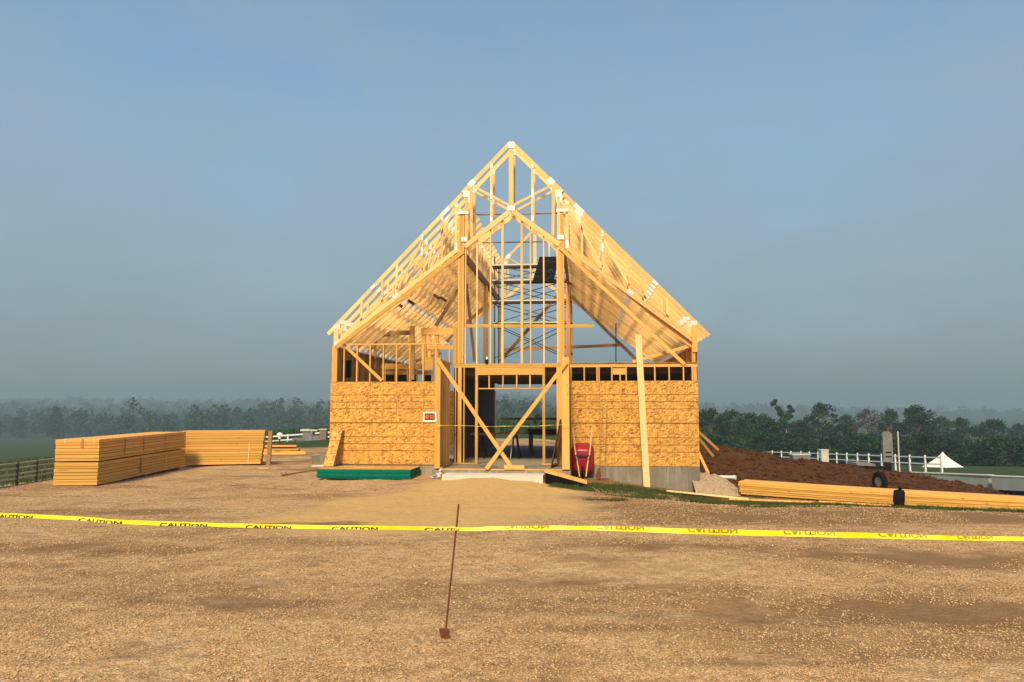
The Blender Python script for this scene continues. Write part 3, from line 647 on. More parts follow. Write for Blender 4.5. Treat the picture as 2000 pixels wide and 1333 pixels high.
# gable trusses: front pair and back one
def gable(v, name='gable_truss'):
    k = MB(); ul, ur = F(905, 373)[0] - .02, F(1097, 373)[0] + .02; ap = V_(MID, roofz(MID) - .10)
    k.board(V_(ul, roofz(ul) - .10), ap, .12, T); k.board(ap, V_(ur, roofz(ur) - .10), .12, T)
    bl, br, bm_ = FP(908, 482), FP(1093, 478), FP(1000, 411); bm_.x = MID
    k.board(bl, bm_, .14, T); k.board(bm_, br, .14, T)
    o = k.build(name, PINE_ROOF, house, (0, v, 0))
    def wb(a, b, w=.075): q = MB(); q.board(a, b, w, T - .004); q.build('web', PINE_ROOF, o)
    cnt = [0]
    def pl(p, w, h, ang=0): cnt[0] += 1; q = MB(); d = Vector((math.cos(ang), 0, math.sin(ang))); p = p + Vector((0, -T / 2 - .002 - .004 * (cnt[0] % 4), 0)); q.board(p - d * w / 2, p + d * w / 2, h, .003); q.build('connector_plate', STEEL, o)
    wb(V_(MID, bm_.z + .05), V_(MID, roofz(MID) - .22), .14)
    for s in (-1, 1):
        X = lambda d: MID + s * d
        e = FP(922, 362) if s < 0 else FP(1080, 360)
        wb(V_(X(.02), bm_.z + .12), e + Vector((0, 0, -.02)))
        u6 = F(960, 350)[0] if s < 0 else F(1040, 350)[0]
        wb(V_(u6, F(1000, 436)[1]), V_(u6, roofz(u6) - .2), .07)
        u7 = F(920, 400)[0] if s < 0 else F(1081, 400)[0]
        wb(V_(u7 - s * .02, F(1000, 462)[1]), V_(u7, roofz(u7) - .18), .085)
        u8 = F(911, 400)[0] if s < 0 else F(1091, 400)[0]
        wb(V_(u8, F(1000, 470)[1]), V_(u8, roofz(u8) - .2), .085)
        pl(V_(X(1.2), roofz(X(1.2)) - .1), .22, .16, -s * math.atan(1.034))
        pl(V_(u8, roofz(u8) - .26), .2, .2); pl(V_(u6, F(1000, 380)[1]), .065, .28); pl(V_(u6, roofz(u6) - .2), .07, .14)
        pl(V_(u6, F(1000, 428)[1]), .08, .16); pl(V_(u8 + s * .06, F(1000, 466)[1]), .18, .14); pl(V_(u8 + s * .1, F(1000, 414)[1]), .34, .08)
    pl(V_(MID, roofz(MID) - .2), .2, .18); pl(V_(MID, bm_.z + .07), .22, .16)
def V_(u, z): return Vector((u, 0, z))
gable(.0); gable(.62); gable(HD - .05)
# studs of the gable wall
for px, w in ((908.5, .025), (931, .038), (957.5, .038), (981, .07), (1019, .075), (1036, .038), (1062, .038), (1088.5, .03)):
    u = F(px, 600)[0]; d = abs(u - MID); zt = FP(1000, 411).z - .1 - d * .72
    stud(u, 2.955, zt, v=.09, w=w, d=.09, mat=PINE_ROOF)
# long pale board propped against the right wall and small finds belong to themselves: see below

# ------------------------------------------------------------------ things at the house
def hp(u, v, z): return ORG + UX * u + VX * v + Vector((0, 0, z))
def hemp(name, u, v, z): return empty(name, hp(u, v, z), -TH)
def hground(u, v): p = hp(u, v, 0); return ground(p.x, p.y)

# scaffold tower on the deck
sc = hemp('scaffold', 5.35, 6.0, 2.96); tag(sc, 'dark steel scaffold tower with planks standing behind the gable studs', 'scaffold')
s0, s1 = F(966, 600, 6.0)[0] - 5.35, F(1112, 600, 6.0)[0] - 5.35
zt = F(1000, 500, 6.0)[1] - 2.96
lev = [F(1000, y, 6.0)[1] - 2.96 for y in (700, 632, 589, 549, 519)]
for v_ in (0, 1.4):
    for u in (s0, s1):
        m_ = MB(); m_.tube([(u, v_, 0), (u, v_, zt)], .024, 8); m_.build('leg', DARKMETAL, sc)
for k in range(4):
    z0, z1 = (lev[0], lev[1], lev[2], lev[3])[k] if False else lev[k], lev[k + 1]
    for v_ in (-.03, 1.43):
        for a, b in (((s0, z0), (s1, z1)), ((s1, z0), (s0, z1))):
            m_ = MB(); m_.tube([(a[0], v_, a[1]), (b[0], v_, b[1])], .017, 6); m_.build('cross_brace', DARKMETAL, sc)
    for u in (s0, s1):
        m_ = MB(); m_.tube([(u, 0, z1 - .06), (u, 1.4, z1 - .06)], .02, 6); m_.build('frame_rung', DARKMETAL, sc)
for k, z in enumerate(lev[1:]):
    m_ = MB()
    m_.box(s0 - .1, s1 + .1, -.02, .42, z - .055, z + .045); o = m_.build('plank', DARKMETAL, sc)
    m_ = MB(); m_.box(s0 - .09, s1 + .09, -.03, -.022, z + .005, z + .05); m_.build('lit_edge_strip', ALU, o)  # pale strip stands for the sunlit front edge of the plank
# black slatted rack standing on the scaffold
rk = hemp('slatted_rack', *(F(1066, 552, 5.6)[0], 5.6, F(1066, 552, 5.6)[1])); tag(rk, 'black slatted plastic rack leaning on top of the scaffold', 'rack')
w_, h_ = .78, 1.02
for k in range(12):
    x = -w_ / 2 + w_ * (k + .5) / 12
    m_ = MB(); m_.board((x - .12, 0, 0), (x + .14, .3, h_), .056, .05); m_.build('slat', BLACK, rk)
for z in (.03, .34, .66, .98):
    m_ = MB(); f_ = z / h_; m_.board((-w_ / 2 - .12 + .26 * f_, .3 * f_ + .04, z), (w_ / 2 - .12 + .26 * f_, .3 * f_ + .04, z), .10, .04); m_.build('crossbar', BLACK, rk)
# bottle on the door header
fb = hemp('bottle', *(F(951, 706)[0], .0, 2.953)); tag(fb, 'small dark bottle with pale top standing on the door header', 'bottle')
m_ = MB(); m_.tube([(0, 0, 0), (0, 0, .11), (0, 0, .125)], [.045, .045, .03], 12); m_.build('body', BLACK, fb)
m_ = MB(); m_.tube([(0, 0, .127), (0, 0, .18), (0, 0, .2)], [.03, .026, .02], 12); m_.build('cap', SIGNW, fb)

# keep out sign
sg = hemp('warning_sign', *(F(839.5, 814.5, PV)[0], PV - .012, F(839.5, 814.5, PV)[1])); tag(sg, 'small black KEEP OUT sign with white border on the left porch post', 'sign')
sw, sh = .37, .265
m_ = MB(); m_.box(-sw / 2, sw / 2, -.004, 0, -sh / 2, sh / 2); m_.build('board', SIGNW, sg)
m_ = MB(); m_.box(-sw / 2 + .045, sw / 2 - .045, -.0065, -.0042, -sh / 2 + .045, sh / 2 - .04); m_.build('panel', INK, sg)
def text_mesh(body, size, xscale=1.0, bold=0.0):
    cu = bpy.data.curves.new('t', 'FONT'); cu.body = body; cu.size = size; cu.align_x = 'CENTER'; cu.offset = bold; cu.resolution_u = 3
    o = bpy.data.objects.new('t', cu); COL.objects.link(o); bpy.context.view_layer.update()
    me = bpy.data.meshes.new_from_object(o.evaluated_get(bpy.context.evaluated_depsgraph_get()))
    bpy.data.objects.remove(o); bpy.data.curves.remove(cu)
    co = np.empty(len(me.vertices) * 3, dtype=np.float32); me.vertices.foreach_get('co', co); co = co.reshape(-1, 3)
    co[:, 0] = (co[:, 0] - (co[:, 0].min() + co[:, 0].max()) / 2) * xscale; co[:, 1] -= co[:, 1].min()
    return me, co
me, co = text_mesh('KEEP OUT', .075, .92, .004)
c2 = np.stack([co[:, 0] * (.262 / (co[:, 0].max() - co[:, 0].min())), np.zeros(len(co)), (co[:, 1] / co[:, 1].max() - .5) * .115 + .002], 1)
me.vertices.foreach_set('co', c2.astype(np.float32).ravel()); me.materials.clear(); me.materials.append(ORANGE); me.update()
ob('lettering', me, sg, (0, -.0085, 0))

# thin caution tape across the porch opening
m_ = MB(); prev = None
for k in range(24):
    f0, f1 = k / 24, (k + 1) / 24
    p = [FP(843 + 267 * f, 830 + 3.2 * math.sin(f * 3.14) + .6 * math.sin(f * 19), PV - .10 - .01 * math.sin(f * 9)) for f in (f0, f1)]
    hh = .0055 + .003 * math.sin(k * 1.7)
    m_.face([p[0] - Vector((0, 0, hh)), p[1] - Vector((0, 0, hh)), p[1] + Vector((0, 0, hh)), p[0] + Vector((0, 0, hh))], smooth=True)
o = m_.build('porch_caution_tape', TAPE_DULL, None); o.matrix_world = Matrix.LocRotScale(ORG, Matrix.Rotation(-TH, 3, 'Z'), None); tag(o, 'thin yellow caution tape strung between the porch posts', 'tape')

# green-edged strand board stack in front of the left wall
g0 = hground(1.5, -1.0)
st = hemp('panel_stack', 0, 0, 0); tag(st, 'low stack of strand board sheets with green painted edges by left wall', 'board stack')
nl = 12; zb_ = g0 + .03; tb = .0215
for k in range(nl):
    z = zb_ + k * tb; j = random.uniform(-.012, .012)
    m_ = MB(); m_.sheet((.12 + j, -1.32 + j, z), (2.66, 0, 0), (0, 1.22, 0), (0, 0, 1), tb - .0012)
    mi = [0 if abs(Vector(m_.v[f_[0]]).z - Vector(m_.v[f_[2]]).z) < 1e-4 else 1 for f_ in m_.f]; m_.mi = mi
    m_.build('board_sheet', [OSB, GREEN], st)
for u in (.3, 1.45, 2.6):
    m_ = MB(); m_.box(u, u + .09, -1.28, -.12, g0 - .06, zb_ - .002); m_.build('bearer', PINE_OLD, st)
sp_ = hemp('scrap_board', .0, 0, zb_ + nl * tb + .012); tag(sp_, 'short wooden offcut lying on the green-edged stack', 'wood scrap')
m_ = MB(); m_.board((1.05, -.9, 0), (1.6, -.75, .0), .12, .02, (0, 0, 1)); m_.build('offcut', PINE, sp_)
# plank of strand board leaning on the left wall
lp = hemp('leaning_strip', 0, 0, 0); tag(lp, 'narrow strip of strand board leaning on the left wall above the green stack', 'board')
m_ = MB(); zt_ = zb_ + nl * tb; m_.sheet((.02, -.55, zt_ + .004), (.30, 0, 0), (.09, .50, 1.02), (0, -1, .4), .018); m_.build('strip', OSB, lp)
m_ = MB(); m_.sheet((.325, -.55, zt_ + .004), (.05, .02, 0), (.09, .50, 1.02), (0, -1, .4), .017); m_.build('edge_strip', DARKWOOD_SHADE, lp)

# white plastic scraps by the step, pale concrete step
cs = hemp('porch_step', 0, 0, 0); tag(cs, 'pale concrete step in front of the porch', 'step')
m_ = MB(); a, b = F(868, 930, -2.2)[0], F(1062, 930, -2.2)[0]; zs = -.075
m_.box(a, b, -2.55, -1.885, zs - .45, zs); me = m_.build('tread', CONC_PALE, cs)
sb = hemp('scrap_wrap', F(853, 928, -2.0)[0], -2.1, hground(3.6, -2.1)); tag(sb, 'crumpled clear plastic scrap beside the concrete step', 'plastic scrap')
V = []; 
m_ = MB()
for k in range(9):
    c = Vector((random.uniform(-.16, .2), random.uniform(-.1, .1), random.uniform(.05, .28))); q = [c + Vector((random.uniform(-.09, .09), random.uniform(-.05, .05), random.uniform(-.09, .09))) for _ in range(4)]
    m_.face(q)
m_.build('film', simple('clear_film', (.62, .58, .52), .25), sb)

# wooden ramp box
rz0 = F(1060, 925, -2.3)[1]
rm_ = hemp('wooden_ramp', 0, 0, 0); tag(rm_, 'small wooden ramp with black side sloping off the concrete step', 'ramp')
ra, rb = FP(1063, 923, -2.5), FP(1147, 957, -2.75); gb = hground(rb.x, rb.y)
rb.z = max(rb.z, gb + .06)
for k in range(3):
    p = ra + (rb - ra) * (k / 3 + .004); q = ra + (rb - ra) * ((k + 1) / 3 - .004); off = Vector((0, .55, 0))
    m_ = MB(); m_.sheet(p, q - p, (0, .62, 0), (0, 0, 1), .045); m_.build('tread_board', PINE, rm_)
m_ = MB(); a, b = ra + Vector((.02, .03, -.004)), rb + Vector((-.02, .03, -.004))
za, zb2 = hground(a.x, a.y) - .1, hground(b.x, b.y) - .1
for dy in (0, .5): m_.face([(a.x, a.y + dy, za), (b.x, b.y + dy, zb2), (b.x, b.y + dy, b.z), (a.x, a.y + dy, a.z)]); m_.face([(a.x, a.y + dy + .04, a.z), (b.x, b.y + dy + .04, b.z), (b.x, b.y + dy + .04, zb2), (a.x, a.y + dy + .04, za)])
m_.face([(a.x, a.y, za), (a.x, a.y, a.z), (a.x, a.y + .54, a.z), (a.x, a.y + .54, za)])
m_.build('side_panel', SKIRT_SHADE, rm_)

# wheelbarrow upended against the right wall: tray bottom towards us, handles up, wheel down
wbu = F(1138, 900)[0]; wg = hground(wbu, -.35)
wb = hemp('wheelbarrow', wbu, -.34, wg); tag(wb, 'red wheelbarrow upended against the right wall with its handles up', 'wheelbarrow')
tray = bmesh.new(); rings = []
def rr(wid, hgt, r, y, zc_, n=7):
    out = []
    for cx, cz, a0 in ((wid - r, hgt - r, 0), (-wid + r, hgt - r, 90), (-wid + r, -hgt + r, 180), (wid - r, -hgt + r, 270)):
        for k in range(n): a = R(a0 + 90 * k / (n - 1)); out.append((cx + r * math.cos(a), y, zc_ + cz + r * math.sin(a)))
    return out
prof = [(.20, .26, .10, -.10, .50), (.235, .31, .12, -.08, .51), (.27, .37, .15, .02, .52), (.31, .44, .19, .15, .53), (.325, .455, .20, .155, .53), (.305, .435, .19, .14, .53), (.255, .36, .15, .02, .52), (.20, .27, .11, -.07, .51)]
for p in prof: rings.append([tray.verts.new(v_) for v_ in rr(*p)])
for r0, r1 in zip(rings, rings[1:]):
    for k in range(len(r0)): tray.faces.new((r0[k], r0[(k + 1) % len(r0)], r1[(k + 1) % len(r0)], r1[k]))
tray.faces.new(rings[0][::-1]); tray.faces.new(rings[-1]); bmesh.ops.recalc_face_normals(tray, faces=tray.faces)
me = bpy.data.meshes.new('tray'); tray.to_mesh(me); me.materials.append(RED)
for p in me.polygons: p.use_smooth = True
ob('tray', me, wb)
for s in (-1, 1):
    m_ = MB(); m_.tube([(s * .09, -.14, .06), (s * .13, -.135, .35), (s * .22, -.135, .85), (s * .27, -.02, 1.42)], [.019, .02, .02, .02], 8); m_.build('handle', PINE_PALE, wb)
    m_ = MB(); m_.tube([(s * .16, -.14, .52), (s * .19, -.30, .62), (s * .20, -.32, .70), (s * .2, -.14, .80)], .013, 8); m_.build('leg', ALU, wb)
m_ = MB(); m_.board((-.2, -.145, .64), (.2, -.145, .64), .05, .02); m_.build('crossbar', DARKMETAL, wb)
wh = MB(); wh.tube([(.0 + .15 * math.cos(a_), 0, 0) for a_ in (0,)] + [(0, 0, 0)], .001, 4) if False else None
def torus(R0, r0, n=24, k=10):
    q = MB()
    for i in range(n):
        for j in range(k):
            P = lambda a, b: (r0 * math.sin(2 * math.pi * b / k) * .9, (R0 + r0 * math.cos(2 * math.pi * b / k)) * math.cos(2 * math.pi * a / n), (R0 + r0 * math.cos(2 * math.pi * b / k)) * math.sin(2 * math.pi * a / n))
            q.face([P(i, j), P(i + 1, j), P(i + 1, j + 1), P(i, j + 1)], smooth=True)
    return q
w_o = torus(.14, .042).build('tyre', BLACK, wb, (0, -.13, .17))
m_ = MB(); m_.tube([(-.03, 0, 0), (.03, 0, 0)], .10, 16); m_.build('rim', ALU, w_o)

# two long-handled tools leaning on the right wall
for k, (x0, x1, yb, yt, lab, nm) in enumerate(((1168, 1178, 944, 790, 'thin grey shovel handle leaning left of the other tool on right wall', 'shovel'), (1180, 1186, 944, 785, 'grey long-handled rake leaning on the right wall beside the shovel', 'rake'))):
    p0 = FP(x0, yb, -.5); p0.z = hground(p0.x, -.5); p1 = FP(x1, yt, -.03)
    e = hemp(nm, 0, 0, 0); tag(e, lab, 'tool')
    m_ = MB(); m_.tube([p0, p1], .009, 7); m_.build('handle', PINE_OLD, e)
    d = (p1 - p0).normalized()
    p1 = p0 + d * .06
    if nm == 'shovel':
        m_ = MB(); c = p1 + d * .28
        m_.face([c + Vector((-.03, -.02, 0)), c + Vector((.03, -.02, 0)), p1 + Vector((.09, -.03, .04)), p1 + Vector((.0, -.03, -.05)), p1 + Vector((-.09, -.03, .04))]); m_.build('blade', RUST, e)
    else:
        m_ = MB(); m_.board(p1 + Vector((-.13, -.02, 0)), p1 + Vector((.13, -.02, 0)), .03, .02); m_.build('rake_head', RUST, e)
        for j in range(7):
            m_ = MB(); x = -.12 + .04 * j; m_.tube([p1 + Vector((x, -.02, -.015)), p1 + Vector((x, -.04, -.09))], .004, 5); m_.build('tine', RUST, e)

# pale plank propped against the right wall up to the roof edge
pk = hemp('leaning_plank', 0, 0, 0); tag(pk, 'long pale new plank propped upright against the right half of the facade', 'plank')
p0 = FP(1263.5, 955, -.55); p0.z = hground(p0.x, -.55) - .01; p1 = FP(1246.5, 654, -.07)
m_ = MB(); m_.board(p0, p1, .18, .04, (0, 1, 0)); m_.build('board', PINE_PALE, pk)

# inside the hall: sawhorse table, workbench, leaning panel
tb_ = hemp('work_table', F(965, 880, 3.0)[0], 3.0, 0.0); tag(tb_, 'plank table on metal trestles inside the hall', 'table')
for k in range(3):
    m_ = MB(); m_.board((-.75, -.25 + .25 * k, .78 + .02 * (k == 1)), (1.0, -.25 + .25 * k, .80), .23, .04, (0, 0, 1)); m_.build('plank', PINE, tb_)
for x in (-.45, .7):
    for s in (-1, 1):
        m_ = MB(); m_.tube([(x - .05, s * .12, .76), (x - .12, s * .38, 0)], .022, 6); m_.build('leg', ALU if s < 0 else DARKMETAL, tb_)
        m_ = MB(); m_.tube([(x + .05, s * .12, .76), (x + .16, s * .38, 0)], .022, 6); m_.build('leg', BLACK, tb_)
    m_ = MB(); m_.box(x - .06, x + .06, -.3, .3, .70, .757); m_.build('crossbeam', DARKMETAL, tb_)
wk = hemp('workbench', F(1066, 880, 6.0)[0], 6.0, 0.0); tag(wk, 'dark wooden workbench near the back of the hall', 'workbench')
m_ = MB(); m_.box(-.65, .65, -.35, .35, .80, .87); m_.build('top', DARKWOOD_SHADE, wk)
m_ = MB(); m_.box(-.6, .6, -.32, -.28, .66, .798); m_.build('apron', DARKWOOD_SHADE, wk)
for x in (-.55, .5):
    for y in (-.27, .27): m_ = MB(); m_.box(x - .06, x + .06, y - .045, y + .045, 0, .797); m_.build('leg', PINE_OLD, wk)
dp = hemp('leaning_sheet', 0, 0, 0); tag(dp, 'dark brown panel leaning inside the porch against its right wall', 'panel')
m_ = MB(); m_.sheet(FP(1075, 914, -1.0), (0, .9, 0), Vector(FP(1093, 820, -1.0)) - Vector(FP(1075, 914, -1.0)), (1, 0, 0), .03); m_.build('sheet', DARKWOOD_SHADE, dp)

# ------------------------------------------------------------------ lumber stacks
def stack(name, label, p0, p1, width, z0, rows, group='stacked lumber on the left', mat=LUMBER, gap_row=None, per=1, jit=.02, side=1, spread=0.0):
    """layers of boards between p0 and p1 (centre line of the face towards the yard), width to the given side"""
    p0, p1 = Vector((p0[0], p0[1], 0)), Vector((p1[0], p1[1], 0)); d = (p1 - p0).normalized(); n = Vector((d.y, -d.x, 0)) * side
    root = empty(name, (p0.x, p0.y, z0)); tag(root, label, 'lumber', group)
    z = 0.0; o0 = Vector((p0.x, p0.y, z0)); bw = width / per
    for k, h in enumerate(rows):
        if gap_row is not None and k == gap_row:
            for f_ in (.06, .5, .94):
                c = (p0 + (p1 - p0) * f_) - Vector((p0.x, p0.y, 0)); m_ = MB(); m_.board(c + n * .02 + Vector((0, 0, z + .012)), c + n * (width - .02) + Vector((0, 0, z + .012)), .022, .09, d); m_.build('spacer', PINE_OLD, root)
            z += .026
        for q in range(per):
            ja, jb = random.uniform(-jit, jit) - spread * (k / len(rows)) * 0, random.uniform(-jit, jit) + spread * (k / len(rows) - .5)
            c0 = d * ja + n * (bw * (q + .5)) + Vector((0, 0, z + h / 2)); c1 = (p1 - p0) + d * jb + n * (bw * (q + .5)) + Vector((0, 0, z + h / 2))
            off = n * random.uniform(-.009, .009)
            m_ = MB(); m_.board(c0 + off, c1 + off, h - .011, bw - .004, n); m_.build('plank', mat, root)
        z += h
    return root, z
zg = ground(-11, 20) + .05
rows1 = [.09, .06, .10, .075, .095, .055, .10]; rows2 = [.07, .10, .06, .09, .085, .055, .09]
A0 = at(190, 950, 18.95); A1 = at(361, 912, 25.1)
r1, z1 = stack('lumber_stack', 'tall double bundle of planks at far left, its sawn end facing the road', (A0.x, A0.y), (A1.x, A1.y), 1.06, zg - .03, rows1 + rows2, gap_row=7, per=1, side=-1, jit=.012)
d1 = (Vector((A1.x, A1.y, 0)) - Vector((A0.x, A0.y, 0))).normalized(); nn = Vector((d1.y, -d1.x, 0))
# end wrap boards: dark straps and steel bands
for f_, z0_, z1_ in ((.24, .66, 1.10), (.44, .68, 1.16), (.70, .70, 1.16), (.42, .10, .50), (.72, .08, .52)):
    c = d1 * (6.2 * f_) + nn * .013; m_ = MB(); m_.board(c + Vector((0, 0, z0_)), c + Vector((0, 0, z1_)), .035 if f_ != .42 else .10, .004, nn); m_.build('strap', PINE_OLD if f_ != .72 else PINE_PALE, r1)
m_ = MB(); e0 = -nn * .42 - d1 * .016; m_.board(e0 + Vector((0, 0, .92)), e0 + Vector((.02, 0, 1.16)), .06, .004, d1); m_.build('strap', PINE_OLD, r1)
for k, xx in enumerate((-.82, -.12)):
    m_ = MB(); e0 = nn * xx - d1 * .016; m_.board(e0 + Vector((0, 0, 1.06)), e0 + Vector((.0, 0, 1.17)), .03, .004, d1); m_.build('tag', PINE_PALE, r1)
for k in range(3):
    f_ = (.08, .5, .92)[k]; c = d1 * (6.2 * f_); m_ = MB(); m_.board(c - nn * 1.02 + Vector((0, 0, -.035)), c - nn * .02 + Vector((0, 0, -.035)), .07, .09, d1); m_.build('bearer', PINE_OLD, r1)
B0 = at(352, 911, 25.75); B1 = at(512, 910, 26.4)
rows3 = [.10, .07, .11, .08, .095, .07, .11, .085, .07, .11, .09, .075, .10]
r2, z2 = stack('lumber_stack', 'plank stack lying across behind the double bundle, with uneven right ends', (B0.x, B0.y), (B1.x, B1.y), 1.0, ground(-9.5, 26) + .04, rows3, per=2, side=-1, jit=.015, spread=.13)
d2 = (Vector((B1.x, B1.y, 0)) - Vector((B0.x, B0.y, 0))).normalized(); n2 = Vector((d2.y, -d2.x, 0))
m_ = MB(); c = d2 * 2.2 + n2 * .012; m_.board(c + Vector((0, 0, .0)), c + Vector((.03, 0, .72)), .03, .003, n2); m_.build('strap', PINE_PALE, r2)
ps = at(524, 912, 26.6); pst = empty('wooden_prop', (ps.x, ps.y, ground(ps.x, ps.y))); tag(pst, 'upright wooden prop at the right end of the cross stack', 'prop')
m_ = MB(); m_.board((0, 0, -.05), (.05, 0, 1.22), .14, .09); m_.build('upright', PINE_OLD, pst)
m_ = MB(); m_.board((-.32, .02, .62), (.02, .02, .62), .04, .04); m_.build('crosspiece', PINE_OLD, pst)
# loose trusses and boards behind
q0 = at(526, 884, 32.5); gz = ground(q0.x, q0.y)
lt = empty('lumber_pile', (q0.x, q0.y, gz)); tag(lt, 'low pile of boards and a roof truss lying behind the cross stack', 'lumber')
for k in range(5):
    m_ = MB(); m_.board((-1.2, .4 + .3 * (k % 2), .05 + .075 * k), (.95 + .1 * (k % 3), .5 + .3 * (k % 2), .05 + .075 * k), .28, .07, (0, 0, 1)); m_.build('plank', LUMBER, lt)
for a, b in (((-.5, -.25, .06), (1.62, -.1, .06)), ((.2, .5, .10), (1.6, -.08, .10)), ((.1, .62, .12), (1.3, .68, .12)), ((-.6, .2, .14), (.9, .6, .14))):
    m_ = MB(); m_.board(a, b, .10, .09, (0, 0, 1)); m_.build('chord', PINE, lt)
# long timbers along the right
C0 = Vector((6.32, 20.9, 0)); C1 = Vector((14.6, 16.7, 0))
zr = ground(8, 20) + .0
def zat(p, dz=0.0): return ground(p.x, p.y, False) + dz
rl = empty('timber_stack', (C0.x, C0.y, 0)); tag(rl, 'long low stack of yellow planks running right from the house corner', 'lumber')
dC = (C1 - C0).normalized(); nC = Vector((dC.y, -dC.x, 0))
tops = [.03, .09, .145, .20, .255, .31]
for k, h in enumerate(tops):
    for q in range(2):
        sag = -.10 * (k / 5)
        c0 = C0 + dC * random.uniform(-.05, .05) - nC * (-.02 * (5 - k) + .2 + .4 * q); c1 = C1 - nC * (-.02 * (5 - k) + .2 + .4 * q)
        mid = C0 + dC * 4.4 - nC * (-.02 * (5 - k) + .2 + .4 * q)
        za, zm, zc_ = zat(C0, .02 + h), zat(C0 + dC * 4.4, .06 + h * .92), zat(C1, .02 + h * .48)
        m_ = MB(); o0 = random.random() * 40
        pts = [(c0, za), (c0.lerp(mid, .5), (za + zm) / 2 - .01), (mid, zm), (mid.lerp(c1, .5), (zm + zc_) / 2 - .015), (c1, zc_)]; jn = nC * random.uniform(-.03, .03)
        for (pa, a_), (pb, b_2) in zip(pts, pts[1:]):
            m_.board(Vector((pa.x, pa.y, a_)) - C0 + jn, Vector((pb.x, pb.y, b_2)) - C0 + jn, .046, .39, nC, off=o0); o0 += (pb - pa).length
        m_.build('plank', LUMBER_R, rl)
# loose boards in front of it
for k, (a, b, lab) in enumerate((((1302, 962, 19.9), (1462, 972, 19.2), 'thin grey-brown board lying on the grass before the house corner'), ((1425, 972, 19.0), (1592, 992, 18.0), 'loose pale board lying along the foot of the long stack'), ((1600, 990, 18.6), (1742, 1000, 17.9), 'short yellow board on the grass left of the black strap'))):
    p, q = at(*a), at(*b); p.z = zat(p, .035); q.z = zat(q, .035)
    e = empty('loose_board', p); tag(e, lab, 'board')
    m_ = MB(); m_.board((0, 0, 0), q - p, .13, .045, (0, .5, 1)); m_.build('board', PINE if k else PINE_PALE, e)
    m_ = MB(); m_.board((.1, .16, -.01), (q - p) * .85 + Vector((.1, .17, -.01)), .12, .04, (0, .3, 1)); m_.build('board', PINE, e)
# black strap bag round the stack
sx_ = at(1758, 1006, 17.7); e = empty('strap_bundle', (sx_.x, sx_.y, zat(sx_) - .02)); tag(e, 'black rubber wrap standing against the long yellow planks', 'wrap')
m_ = MB(); m_.tube([(0, 0, 0), (-.02, 0, .2), (.01, 0, .42), (.04, 0, .5)], [.10, .125, .125, .07], 10); m_.build('roll', BLACK, e)
m_ = MB(); m_.tube([(.02, -.11, .02), (.04, -.135, .25), (.05, -.10, .46)], .02, 6); m_.build('fold', BLACK, e)

# white drain pipe and gravel bank at the house corner
pp = at(1368, 931, 23.0); pq = at(1436, 933, 22.2)
e = empty('drain_pipe', pp); tag(e, 'white plastic pipe sticking out beside the right house corner', 'pipe')
m_ = MB(); m_.tube([(-.6, .3, .0), (0, 0, 0), pq - pp], .05, 12); m_.build('barrel', PVC, e)
m_ = MB(); m_.tube([(pq - pp) * .93, (pq - pp) * 1.01], .062, 12); m_.build('collar', PVC, e)
vs = []; bx = np.arange(5.1, 7.1, .06); by = np.arange(20.7, 23.4, .06)
for y in by:
    for x in bx:
        f_ = max(0, 1 - abs((x - 5.55) / 1.0) ** 3) * max(0, 1 - ((y - 21.9) / 1.05) ** 2); gz0 = ground(x, y) - .06
        vs.append((x, y, gz0 + .56 * f_ ** .8 + (.06 * fbm(x, y, .22, 4) + .03 * fbm(x, y, .07, 2)) * min(1, f_ * 4)))
n_ = len(bx); fc = [(j * n_ + i, j * n_ + i + 1, (j + 1) * n_ + i + 1, (j + 1) * n_ + i) for j in range(len(by) - 1) for i in range(n_ - 1)]
me = bpy.data.meshes.new('gravel_bank'); me.from_pydata(vs, [], fc); GB = simple('pale_gravel', (.37, .265, .175), .95, 0, 26, .5, 1.0); me.materials.append(GB); me.update()
o = ob('gravel_bank', me); o['kind'] = 'structure'
# short props beside the right wall
for k, (a, b, lab) in enumerate((((1367, 846, 25.5), (1392, 869, 25.9), 'upper raking prop against the right side wall above the dirt mound'), ((1366, 858, 24.5), (1383, 879, 24.8), 'lower raking prop against the right side wall above the dirt mound'), ((1366, 888, 23.4), (1374, 905, 23.3), 'short stub of timber at the foot of the right side wall'))):
    p, q = at(*a), at(*b); e = empty('raking_prop', q); tag(e, lab, 'prop'); m_ = MB(); m_.board((p - q) + (p - q).normalized() * .3, -(p - q).normalized() * .35, .085, .04); m_.build('timber', PINE, e)

# old tyre standing on the mound foot
tp = None; Y_ = 21.8
while tp is None or tp.z > mound(tp.x, tp.y): tp = at(1719, 960, Y_); Y_ += .05
e = empty('old_tyre', (tp.x, tp.y, tp.z + .31), R(12)); tag(e, 'black tyre with pale rim standing upright before the dirt mound', 'tyre')
torus(.235, .095, 32, 12).build('tread', BLACK, e)
m_ = MB(); m_.tube([(-.05, 0, 0), (.05, 0, 0)], .185, 24); m_.build('rim', simple('dull_rim', (.26, .22, .20), .6, .2, 10, .2), e)

